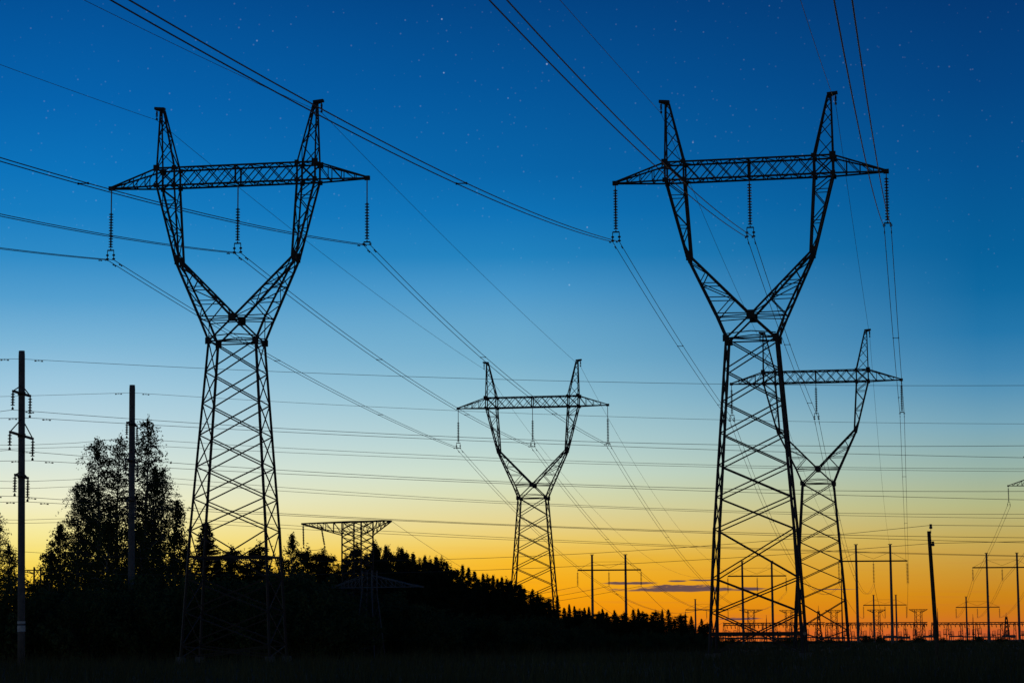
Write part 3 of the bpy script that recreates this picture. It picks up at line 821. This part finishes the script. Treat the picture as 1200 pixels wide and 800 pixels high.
random.seed(5)
gd = 960.0; kg = gd / F
def gantry(label, x0, x1, y, d, step):
    a = at((x0 + x1) / 2, y, d); k = d / F
    gz = ground_z(a.x, a.y)
    t = thing('substation_gantry', label, 'gantry', (a.x, a.y, gz), 0, 'busbar gantries of the substation')
    H_ = a.z - gz; X0, X1 = (x0 - (x0 + x1) / 2) * k, (x1 - (x0 + x1) / 2) * k
    m = MB()
    for dz in (0, -0.75):
        for dy in (-.5, .5): m.bar((X0, dy, H_ + dz), (X1, dy, H_ + dz), 0.4)
    n = int((X1 - X0) / 1.6)
    for i in range(n):
        xa, xb = X0 + (X1 - X0) * i / n, X0 + (X1 - X0) * (i + 1) / n
        z0, z1 = (H_, H_ - .75) if i % 2 else (H_ - .75, H_)
        m.bar((xa, -.5, z0), (xb, -.5, z1), 0.16)
    m.build('beam', M['steel'], t)
    x = X0 + 0.3
    while x < X1:
        m = MB()
        for s in (-1, 1): m.bar((x + s * 0.7, 0, 0), (x + s * .25, 0, H_), 0.22)
        for i in range(4):
            w0, w1 = .7 - .45 * i / 4, .7 - .45 * (i + 1) / 4
            m.bar((-w0 * (1 if i % 2 else -1) + x, 0, H_ * i / 4), (w1 * (1 if i % 2 else -1) + x, 0, H_ * (i + 1) / 4), 0.13)
        m.build('column', M['steel'], t)
        for q in range(3):
            xx = x + step * k * (q + 0.7) / 3.2
            if xx < X1:
                m = MB(); ln = random.uniform(0.9, 1.7); m.tube([(xx, 0, H_ - .7), (xx + .2, 0, H_ - .7 - ln)], 0.17, 6); m.build('hanging_insulator', M['glass'], t)
        x += step * k * random.uniform(0.85, 1.15)
gantry('long low busbar gantry behind the feet of the two right pylons', 848, 966, 729.5, 940, 15)
gantry('long low busbar gantry under the tallest portal on the horizon', 968, 1086, 729.2, 960, 13)
gantry('long low busbar gantry at the far right under the right-edge portal', 1092, 1235, 728.8, 980, 16)
# switchgear posts in the yard
sw = thing('switchgear_post', 'small dark switchgear post standing under the far busbar gantries', 'switchgear', (0, 0, 0), 0, 'switchgear posts of the substation')
m = MB(); m.bar((-.5, 0, 0), (-.5, 0, 2.0), 0.16); m.bar((.5, 0, 0), (.5, 0, 2.0), 0.16); m.bar((-.8, 0, 2.0), (.8, 0, 2.0), 0.25); m.build('stand', M['steel'], sw)
m = MB()
for x in (-.6, 0, .6): m.tube([(x, 0, 2.1), (x, 0, 2.5), (x, 0, 2.6), (x, 0, 3.4)], [.12, .17, .12, .09], 6)
m.bar((-.6, 0, 3.4), (.6, 0, 3.5), .1); m.build('post_insulators', M['glass'], sw)
for i in range(62):
    o = sw if i == 0 else copy_tree(sw)
    px = 846 + i * 5.8 + random.uniform(-3, 3); d = random.uniform(900, 985)
    a = at(px, 735, d); o.location = (a.x, d, ground_z(a.x, d)); o.scale = (1, 1, random.uniform(0.65, 1.6))
# low boundary fence of the yard
fe = thing('rail_fence', 'long low dark rail fence along the far edge of the meadow', 'fence', (140, 880, ground_z(0, 880)), 0)
for i in range(38):
    if random.random() < 0.22: continue
    m = MB(); m.box((-92.5 + i * 5, 0, 2.05 + random.uniform(-.2, .15)), 4.9, 0.12, random.uniform(0.4, 0.95)); m.build('fence_panel', M['concrete'], fe)
for i in range(39):
    m = MB(); m.box((-95 + i * 5, 0.15, 1.2), 0.28, 0.18, 2.6); m.build('post', M['concrete'], fe)

# ------------------------------------------------------------------ trees
rng = np.random.default_rng(7)
def mesh_np(name, verts, faces, mat):
    """verts (n,3); faces (m,k) all of one size"""
    me = bpy.data.meshes.new(name)
    nv, nf, k = len(verts), len(faces), faces.shape[1]
    me.vertices.add(nv); me.vertices.foreach_set('co', np.asarray(verts, 'f').ravel())
    me.loops.add(nf * k); me.loops.foreach_set('vertex_index', faces.astype('i').ravel())
    me.polygons.add(nf); me.polygons.foreach_set('loop_start', np.arange(0, nf * k, k, dtype='i'))
    me.update(calc_edges=True); me.materials.append(mat)
    return me
def leaf_cards(centres, size, aspect=0.65, droop=0.0):
    n = len(centres)
    a = rng.normal(size=(n, 3)); a[:, 2] -= droop; a /= np.linalg.norm(a, axis=1, keepdims=True)
    b = np.cross(a, rng.normal(size=(n, 3))); b /= np.linalg.norm(b, axis=1, keepdims=True)
    s = (size * rng.uniform(0.6, 1.35, n))[:, None]
    v = np.stack([centres - a * s * .5, centres + b * s * aspect * .5, centres + a * s * .5, centres - b * s * aspect * .5], 1).reshape(-1, 3)
    return v, np.arange(4 * n).reshape(n, 4)

def birch_mesh(hgt, rad, base, nlimb, sd, dens=1.0, leaf=0.15, lean=0.0):
    global rng
    rng = np.random.default_rng(sd); R = random.Random(sd)
    wood = MB(); pts = []
    def tr(t): return Vector((lean * hgt * t * t + 0.12 * math.sin(t * 5 + sd), 0.1 * math.cos(t * 6 + sd), hgt * t))
    wood.tube([tr(i / 14) for i in range(15)], [max(0.015, 0.15 * (1 - i / 14.3)) for i in range(15)], 8)
    for i in range(nlimb):
        q_ = (i + R.random()) / nlimb
        t = base + (0.985 - base) * q_
        prof = min(1.0, (q_ / 0.22 + 0.45)) * (1 - q_) ** 0.6 + 0.05
        big = R.random()
        ln = rad * prof * (R.uniform(0.5, 0.95) if big < 0.8 else R.uniform(0.9, 1.15))
        az = R.uniform(0, 2 * math.pi)
        o = tr(t); rise = R.uniform(0.75, 1.5)
        limb = []
        for q in range(7):
            s = q / 6
            limb.append(o + Vector((math.cos(az + .3 * s) * ln * s, math.sin(az + .3 * s) * ln * s, ln * (rise * s - 0.8 * s * s))))
        wood.tube(limb, [0.045 * (1 - 0.9 * q / 6) * (1.2 - t) + 0.006 for q in range(7)], 5)
        for w in range(int(5 + ln * 6)):
            s = R.uniform(0.15, 1.05); k = min(5, int(s * 6)); f = s * 6 - k
            p = limb[k].lerp(limb[k + 1], f)
            tl = R.uniform(0.3, 1.5) * (0.45 + 0.65 * (1 - t)); jx, jy = R.gauss(0, .25), R.gauss(0, .25)
            nn = int((6 + 10 * tl) * dens)
            u = rng.random(nn)
            c = np.stack([p.x + jx * u + rng.normal(0, .07, nn), p.y + jy * u + rng.normal(0, .07, nn), p.z + 0.15 * np.sin(u * 3) - tl * u ** 1.4 + rng.normal(0, .1, nn)], 1)
            pts.append(c)
    for w in range(26):
        t = 0.9 + 0.1 * R.random(); p = tr(t); nn = int(14 * dens); sp_ = 0.05 + (1.0 - min(1, t)) * 2.2
        pts.append(np.array(p)[None] + rng.normal(0, 1, (nn, 3)) * np.array([sp_, sp_, .2]))
    v, f = leaf_cards(np.concatenate(pts), leaf, 0.7, 0.4)
    return wood, mesh_np('crown', v, f, M['leaf'])

def spruce_mesh(hgt, rad, sd, leaf=0.34):
    global rng
    rng = np.random.default_rng(sd); R = random.Random(sd)
    wood = MB(); pts = []
    wood.tube([(0, 0, 0), (0, 0, hgt * .5), (0, 0, hgt * .99)], [0.16, 0.1, 0.015], 8)
    z = hgt * 0.06
    while z < hgt * 0.985:
        t = z / hgt; ln = rad * (1 - t) ** 0.85 + 0.06
        nb = R.randint(6, 9)
        for i in range(nb):
            az = R.uniform(0, 2 * math.pi); l2 = ln * R.uniform(0.6, 1.18); dr = 0.35 * (1 - t) - 0.15
            tip = Vector((math.cos(az) * l2, math.sin(az) * l2, z - l2 * dr + 0.08))
            wood.tube([(0, 0, z), tip], [0.025, 0.008], 4, False)
            nn = int(8 + 34 * l2); u = rng.random(nn) ** 0.8
            wdt = 0.22 * l2 * (1 - u) + 0.05
            c = np.stack([tip.x * u + rng.normal(0, 1, nn) * wdt * .8, tip.y * u + rng.normal(0, 1, nn) * wdt * .8, z + (tip.z - z) * u - np.abs(rng.normal(0, .09, nn))], 1)
            pts.append(c)
        z += hgt * (0.03 * (1 - 0.45 * t))
    pts.append(np.stack([rng.normal(0, .05, 40), rng.normal(0, .05, 40), hgt * rng.uniform(0.93, 1.01, 40)], 1))
    v, f = leaf_cards(np.concatenate(pts), leaf * .75, 0.3, 0.5)
    return wood, mesh_np('crown', v, f, M['needle'])

def pine_mesh(hgt, rad, base, sd, leaf=0.26, ncl=70, cone=0.7):
    global rng
    rng = np.random.default_rng(sd); R = random.Random(sd)
    wood = MB(); pts = []
    bend = R.uniform(-.2, .2)
    tr = lambda t: Vector((bend * math.sin(t * 3), 0.15 * math.sin(t * 2.2 + sd), hgt * t))
    wood.tube([tr(i / 8) for i in range(9)], [0.17 * (1 - .85 * i / 8) for i in range(9)], 8)
    for i in range(ncl):
        q = ((i + R.random()) / ncl)
        t = base + (0.97 - base) * q
        ln = rad * ((1 - q) ** cone * min(1, 0.6 + q * 2) + 0.10) * R.uniform(0.5, 1.15)
        az = R.uniform(0, 2 * math.pi); o = tr(t * 0.97)
        tip = o + Vector((math.cos(az) * ln, math.sin(az) * ln, ln * R.uniform(0.1, 0.6)))
        wood.tube([o, o.lerp(tip, .5) - Vector((0, 0, .05)), tip], [0.04, 0.025, 0.01], 4, False)
        for c_ in range(3 + int(ln * 3)):
            cc = o.lerp(tip, R.uniform(0.15, 1.05)) + Vector((R.gauss(0, .25), R.gauss(0, .25), R.uniform(-0.1, .35)))
            nn = R.randint(30, 60); rr = R.uniform(0.2, 0.5) * (1.15 - 0.5 * q)
            c = rng.normal(0, .62, (nn, 3)) * rr
            c[:, 2] = np.abs(c[:, 2]) * 1.2 - .1
            pts.append(c + np.array(cc)[None])
    tt = tr(0.985)
    pts.append(np.array(tt)[None] + rng.normal(0, 1, (70, 3)) * np.array([.1, .1, .25]))
    v, f = leaf_cards(np.concatenate(pts), leaf, 0.3)
    return wood, mesh_np('crown', v, f, M['needle'])

def bush_mesh(hgt, rad, sd, leaf=0.2, n=90):
    global rng
    rng = np.random.default_rng(sd); R = random.Random(sd)
    wood = MB(); pts = []
    for i in range(n):
        az = R.uniform(0, 2 * math.pi); out = rad * R.random() ** .6; hh = hgt * (1 - 0.55 * (out / rad) ** 2) * R.uniform(0.6, 1.05)
        b0 = Vector((math.cos(az) * out * .15, math.sin(az) * out * .15, 0)); tp_ = Vector((math.cos(az) * out, math.sin(az) * out, hh))
        md = b0.lerp(tp_, .5) + Vector((0, 0, hh * .12))
        wood.tube([b0, md, tp_], [0.035, 0.022, 0.006], 4, False)
        nn = 85; u = 0.12 + 0.92 * rng.random(nn) ** .8
        c = np.stack([np.interp(u, [0, .5, 1.04], [b0[k], md[k], tp_[k]]) for k in range(3)], 1) + rng.normal(0, .17, (nn, 3)) * (1.3 - u[:, None] * .7)
        c[:, 2] = np.maximum(c[:, 2], 0.05)
        pts.append(c)
    v, f = leaf_cards(np.concatenate(pts), leaf, 0.42)
    return wood, mesh_np('crown', v, f, M['bush'])

TPL = {}
def template(key, wc, wmat, wname='trunk'):
    wood, crown = wc
    wm = bpy.data.meshes.new(wname); wm.from_pydata(wood.v, [], wood.f); wm.materials.append(wmat); wm.update()
    TPL[key] = (wm, crown, wname)
BIRCH_H = 17.0
template('birch_a', birch_mesh(17, 3.3, 0.06, 185, 3, 0.56, 0.13), M['birchbark'])
template('birch_b', birch_mesh(17, 3.0, 0.08, 170, 11, 0.56, 0.13), M['birchbark'])
template('birch_c', birch_mesh(17, 3.1, 0.05, 190, 23, 0.6, 0.13), M['birchbark'])
template('sapling', birch_mesh(8, 2.2, 0.04, 75, 31, 0.9, 0.13), M['birchbark'])
template('sapling_b', birch_mesh(8, 2.5, 0.03, 80, 37, 0.8, 0.13), M['birchbark'])
template('spruce_a', spruce_mesh(12, 2.1, 5), M['bark'])
template('spruce_b', spruce_mesh(12, 2.5, 6), M['bark'])
template('spruce_c', spruce_mesh(12, 1.7, 8), M['bark'])
template('pine_a', pine_mesh(11, 2.6, 0.06, 9, cone=.5), M['bark'])
template('pine_b', pine_mesh(11, 2.3, 0.05, 10, cone=.65), M['bark'])
template('pine_c', pine_mesh(11, 2.9, 0.04, 12, cone=.45), M['bark'])
template('pine_d', pine_mesh(11, 2.3, 0.03, 14, cone=.85), M['bark'])
for i, s_ in enumerate((41, 42, 43, 44)): template('bush_%d' % i, bush_mesh(4.0, 2.6, s_), M['bark'], 'stems')
TH = dict(birch=17.0, sapling=8.0, spruce=12.0, pine=11.0, bush=4.0)

def plant(name, key, px, ytop, d, label, cat, wscale=1.0, group=None, rot=None):
    a = at(px, ytop, d); gz = ground_z(a.x, d)
    h0 = TH[key.split('_')[0]]
    sc = (a.z - gz) / h0
    wm, cm, wname = TPL[key]
    t = thing(name, label, cat, (a.x, d, gz - 0.05), rng.uniform(0, 6.28) if rot is None else rot, group)
    t.scale = (sc * wscale, sc * wscale, sc)
    for nm, me in ((wname, wm), ('crown', cm)):
        o = bpy.data.objects.new(nm, me); COL.objects.link(o); o.parent = t
    return t
rng = np.random.default_rng(77)
BG = 'tall birches behind the concrete poles'
plant('birch_tree', 'birch_a', 116, 513, 182, 'tall birch with a broad crown, left of its two tall neighbours', 'tree', 1.35, BG)
plant('birch_tree', 'birch_b', 141, 511, 186, 'tall slim birch between two others, just left of the second concrete pole', 'tree', 1.25, BG)
plant('birch_tree', 'birch_c', 172, 490, 184, 'tallest birch with a pointed crown, right of the second concrete pole', 'tree', 1.2, BG)
plant('birch_tree', 'birch_c', 103, 556, 190, 'birch shoulder just left of the broad-crowned tall birch', 'tree', 1.3, BG)
plant('birch_tree', 'birch_a', 181, 545, 192, 'birch close behind the tallest birch', 'tree', 1.1, BG)
plant('birch_tree', 'birch_b', 190, 548, 190, 'shorter birch on the right flank of the tallest birch', 'tree', 1.25, BG)
plant('birch_tree', 'birch_a', 92, 565, 188, 'shorter birch on the left flank of the birch clump', 'tree', 1.15, BG)
plant('birch_tree', 'birch_c', -6, 596, 176, 'birch half cut by the left picture edge', 'tree', 1.25, BG)
SG = 'young birches around the birch clump'
for px, yt, d, key, w, lab in ((70, 616, 175, 'sapling', 1.0, 'young birch on the far left fringe of the birch clump'), (60, 648, 170, 'sapling_b', 1.0, 'low young birch just right of the left concrete pole'), (38, 684, 172, 'sapling', 1.3, 'small sparse young birch behind the foot of the left concrete pole'),
                               (206, 588, 180, 'sapling', 0.75, 'young birch leaning out right of the tall birches'), (12, 640, 168, 'sapling_b', 0.9, 'young birch in front of the birch cut by the left edge'), (218, 642, 176, 'sapling_b', 0.8, 'young birch between the tall birches and the big left pylon'),
                               (343, 627, 190, 'sapling', 0.75, 'feathery young birch just right of the big left pylon'), (330, 650, 186, 'sapling_b', 0.7, 'low young birch beside the right leg of the big left pylon'), (128, 610, 170, 'sapling_b', 0.9, 'leafy young birch under the tall birches'), (165, 615, 172, 'sapling', 0.9, 'young birch at the foot of the second concrete pole')):
    plant('birch_sapling', key, px, yt, d, lab, 'tree', w, SG)
CG = 'conifers of the dark tree line'
con = [  # x, top row, distance, kind, width scale, label
    (241, 611, 196, 'spruce_c', 1.9, 'narrow spruce seen through the left legs of the big left pylon'),
    (271, 641, 196, 'pine_d', 1.5, 'small bushy pine framed by the big left pylon, left one'),
    (303, 637, 198, 'pine_d', 1.5, 'small bushy pine framed by the big left pylon, right one'),
    (256, 655, 192, 'spruce_c', 1.9, 'low spruce between the legs of the big left pylon'),
    (288, 657, 190, 'pine_d', 1.5, 'low dark pine between two taller ones under the big left pylon'),
    (318, 668, 188, 'pine_c', 1.1, 'low wide pine at the right leg of the big left pylon'),
    (362, 642, 205, 'pine_c', 1.2, 'broad dark pine left of the T-shaped tower'),
    (381, 644, 206, 'pine_a', 1.3, 'rounded dark pine under the left arm of the T-shaped tower'),
    (396, 664, 204, 'pine_d', 1.2, 'low pine at the left foot of the T-shaped tower'),
    (417, 637, 208, 'pine_a', 0.9, 'pine with its crown inside the legs of the T-shaped tower'),
    (406, 650, 214, 'pine_b', 1.0, 'pine just behind the left leg of the T-shaped tower'),
    (429, 647, 212, 'pine_b', 1.0, 'pine just behind the right leg of the T-shaped tower'),
    (441, 637, 214, 'pine_b', 1.0, 'tall pine first to the right of the T-shaped tower'),
    (449, 652, 206, 'pine_c', 1.0, 'lower pine beside the tall one right of the T-shaped tower'),
    (456, 642, 216, 'pine_d', 0.9, 'slim pine second to the right of the T-shaped tower'),
    (466, 643, 218, 'pine_a', 1.0, 'round-topped pine third to the right of the T-shaped tower'),
    (478, 649, 218, 'pine_b', 1.1, 'pine fourth to the right of the T-shaped tower'),
    (490, 655, 220, 'pine_a', 1.1, 'pine fifth to the right of the T-shaped tower'),
    (505, 655, 226, 'pine_b', 1.1, 'left one of a pair of level pine tops'),
    (517, 654, 226, 'pine_d', 1.1, 'right one of a pair of level pine tops'),
    (527, 664, 222, 'pine_c', 1.0, 'lower pine before the gap in the tree line'),
    (536, 666, 230, 'spruce_b', 0.9, 'spruce first after the level pine tops'),
    (549, 664, 232, 'spruce_a', 1.0, 'pointed spruce standing a little over its neighbours'),
    (561, 677, 228, 'spruce_b', 1.0, 'low spruce in the falling tree line'),
    (571, 674, 232, 'pine_d', 1.0, 'pine left of the middle pylon by two trees'),
    (583, 677, 230, 'spruce_c', 1.0, 'thin spruce just left of the middle pylon'),
    (593, 678, 232, 'pine_b', 1.0, 'pine touching the left leg of the middle pylon'),
    (603, 682, 234, 'pine_c', 1.0, 'rounded pine in front of the left leg of the middle pylon'),
    (614, 688, 232, 'spruce_b', 1.0, 'spruce in front of the middle pylon base'),
    (624, 690, 236, 'spruce_a', 1.1, 'spruce in the middle of the middle pylon base'),
    (634, 697, 238, 'pine_c', 1.0, 'low pine at the right leg of the middle pylon'),
    (642, 703, 242, 'pine_b', 1.0, 'low pine between the middle pylon and a thin spire spruce'),
    (653, 696, 250, 'spruce_c', 0.75, 'thin spire-like spruce just right of the middle pylon'),
    (661, 711, 262, 'spruce_b', 1.0, 'low spruce right of the spire-like spruce'),
    (667, 707, 270, 'spruce_c', 0.8, 'small pointed spruce left of the portal poles'),
    (679, 713, 280, 'pine_c', 1.0, 'low rounded pine left of the first portal pole'),
    (690, 710, 290, 'spruce_c', 0.9, 'small spruce at the first portal pole'),
    (701, 716, 290, 'pine_a', 1.1, 'low pine right of the first portal pole'),
    (711, 716, 295, 'spruce_b', 1.0, 'small spruce midway between the two portal poles'),
    (720, 714, 300, 'spruce_a', 1.0, 'pointed spruce left of the second portal pole'),
    (731, 717, 300, 'pine_b', 1.1, 'low pine at the second portal pole'),
    (742, 713, 300, 'spruce_b', 1.0, 'taller spruce right of the second portal pole'),
    (754, 716, 310, 'pine_a', 1.1, 'round pine under the cloud bar, left one'),
    (769, 715, 310, 'pine_c', 1.0, 'round pine under the cloud bar, middle one'),
    (783, 713, 315, 'spruce_b', 1.0, 'leaning-topped spruce under the cloud bar'),
    (797, 719, 320, 'pine_a', 1.1, 'low pine near the right end of the tree line'),
    (810, 721, 325, 'spruce_a', 1.0, 'small spruce near the right end of the tree line'),
    (822, 724, 330, 'spruce_b', 1.0, 'small spruce last but one in the tree line'),
    (829, 729, 335, 'pine_c', 1.0, 'last low pine at the right end of the tree line'),
]
for px, yt, d, key, w, lab in con:
    nm = {'s': 'spruce_tree', 'p': 'pine_tree'}[key[0]]
    w *= (0.8 + min(0.75, max(0, px - 430) / 300)) if px > 400 else 1.0 * (1.15 if nm == 'spruce_tree' else 1.0)
    plant(nm, key, px, yt, d, lab, 'tree', w, CG)
for px, yt, d in ((438, 634, 222), (452, 638, 224), (471, 641, 224), (484, 647, 226), (498, 650, 230), (511, 651, 232), (524, 659, 230), (542, 661, 236), (556, 668, 236), (566, 671, 236), (578, 673, 236), (588, 675, 238), (598, 679, 238), (609, 684, 240), (630, 693, 244), (673, 709, 282), (685, 711, 290), (706, 712, 296), (748, 712, 306), (776, 713, 318), (803, 718, 326)):
    plant('spruce_tree', ('spruce_a', 'spruce_b', 'spruce_c')[px % 3], px, yt, d, 'narrow spruce with its pointed top rising from the dark tree line', 'tree', 1.15, 'pointed spruces rising from the tree line')
# second row that closes the wood behind
R = random.Random(3)
prof = [(330, 664), (400, 664), (450, 654), (500, 662), (550, 674), (600, 687), (650, 708), (700, 717), (760, 718), (800, 722), (834, 732)]
for i in range(72):
    px = 335 + i * 6.9 + R.uniform(-3, 3)
    yt = float(np.interp(px, [p[0] for p in prof], [p[1] for p in prof])) + (R.uniform(8, 18) if px < 640 else R.uniform(2, 9))
    d = 225 + (px - 335) * 0.2 + R.uniform(0, 30)
    key = R.choice(['pine_a', 'pine_c', 'spruce_b', 'spruce_a'])
    plant('spruce_tree' if key[0] == 's' else 'pine_tree', key, px, yt, d, 'dark conifer filling the wood behind the front row of the tree line', 'tree', 1.3 + max(0, px - 430) / 450, 'conifers filling the wood')
# shrubs in front
sp = [(4, 700), (60, 690), (120, 672), (200, 670), (240, 676), (300, 678), (340, 668), (400, 690), (470, 700), (540, 712), (600, 722), (680, 730), (760, 736), (832, 742)]
for i in range(86):
    px = -8 + i * 9.9 + R.uniform(-4, 4)
    yt = float(np.interp(px, [p[0] for p in sp], [p[1] for p in sp])) + R.uniform(-7, 20)
    d = 160 + R.uniform(0, 14) + max(0, px - 330) * 0.16
    if 392 < px < 478: d = max(d, R.uniform(182, 192))
    plant('willow_shrub', 'bush_%d' % R.randrange(4), px, min(yt, 741), d, 'dark leafy shrub in the thicket below the trees', 'shrub', 1.0 + R.uniform(0, .5), 'shrubs of the thicket')
for px, yt, d in ((18, 668, 160), (338, 664, 170), (372, 668, 172), (352, 690, 160), (456, 690, 190), (300, 700, 158), (100, 690, 158), (140, 690, 160), (175, 690, 158), (205, 685, 160)):
    plant('willow_shrub', 'bush_%d' % R.randrange(4), px, yt, d, 'dark leafy shrub in the thicket below the trees', 'shrub', 1.1, 'shrubs of the thicket')
for i in range(38):
    px = 836 + i * 10 + R.uniform(-4, 4)
    d = R.uniform(560, 840)
    plant('willow_shrub', 'bush_%d' % R.randrange(4), px, 750.5 - 7.0 * R.random() ** 2.2, d, 'tiny low bush on the far edge of the meadow', 'shrub', 2.0, 'bushes at the far meadow edge')

# ------------------------------------------------------------------ meadow grass
rng = np.random.default_rng(99)
nb = 70000
yy = 48 + (rng.random(nb) ** 1.5) * 150
xx = (rng.random(nb) - .5) * (yy * 0.62 + 8)
hh = rng.gamma(3.0, 0.13, nb).clip(.15, 1.15) * (0.7 + 0.6 * (np.sin(xx * .35) * np.cos(yy * .22) > 0))
zz = np.array([ground_z(a, b) for a, b in zip(xx, yy)])
az = rng.random(nb) * 6.283; w = 0.022
dx, dy = np.cos(az) * w, np.sin(az) * w
lx, ly = rng.normal(0, .22, nb) * hh, rng.normal(0, .22, nb) * hh
v = np.stack([np.stack([xx - dx, yy - dy, zz - .02], 1), np.stack([xx + dx, yy + dy, zz - .02], 1), np.stack([xx + lx, yy + ly, zz + hh], 1)], 1).reshape(-1, 3)
n2 = 60000
yy = 190 + rng.random(n2) ** 0.9 * 680; xx = (rng.random(n2) - .38) * yy * 0.75
hh = rng.gamma(3.0, .13, n2).clip(.15, 0.8) * np.where(np.sin(xx * .09 + 1) * np.cos(yy * .031) > .2, 1.25, .8); az = rng.random(n2) * 6.283; w = 0.05 + yy * 0.00016
dx, dy = np.cos(az) * w, np.sin(az) * w; lx, ly = rng.normal(0, .2, n2) * hh, rng.normal(0, .2, n2) * hh; zz = -SLOPE * (yy - 150) - .05
v2 = np.stack([np.stack([xx - dx, yy - dy, zz], 1), np.stack([xx + dx, yy + dy, zz], 1), np.stack([xx + lx, yy + ly, zz + hh], 1)], 1).reshape(-1, 3)
v = np.concatenate([v, v2]); nb += n2
gm = mesh_np('meadow_grass', v, np.arange(3 * nb).reshape(nb, 3), M['grass'])
gr = bpy.data.objects.new('meadow_grass', gm); COL.objects.link(gr)
tag(gr, 'dark unmown meadow grass across the foreground', 'grass', None, 'stuff')
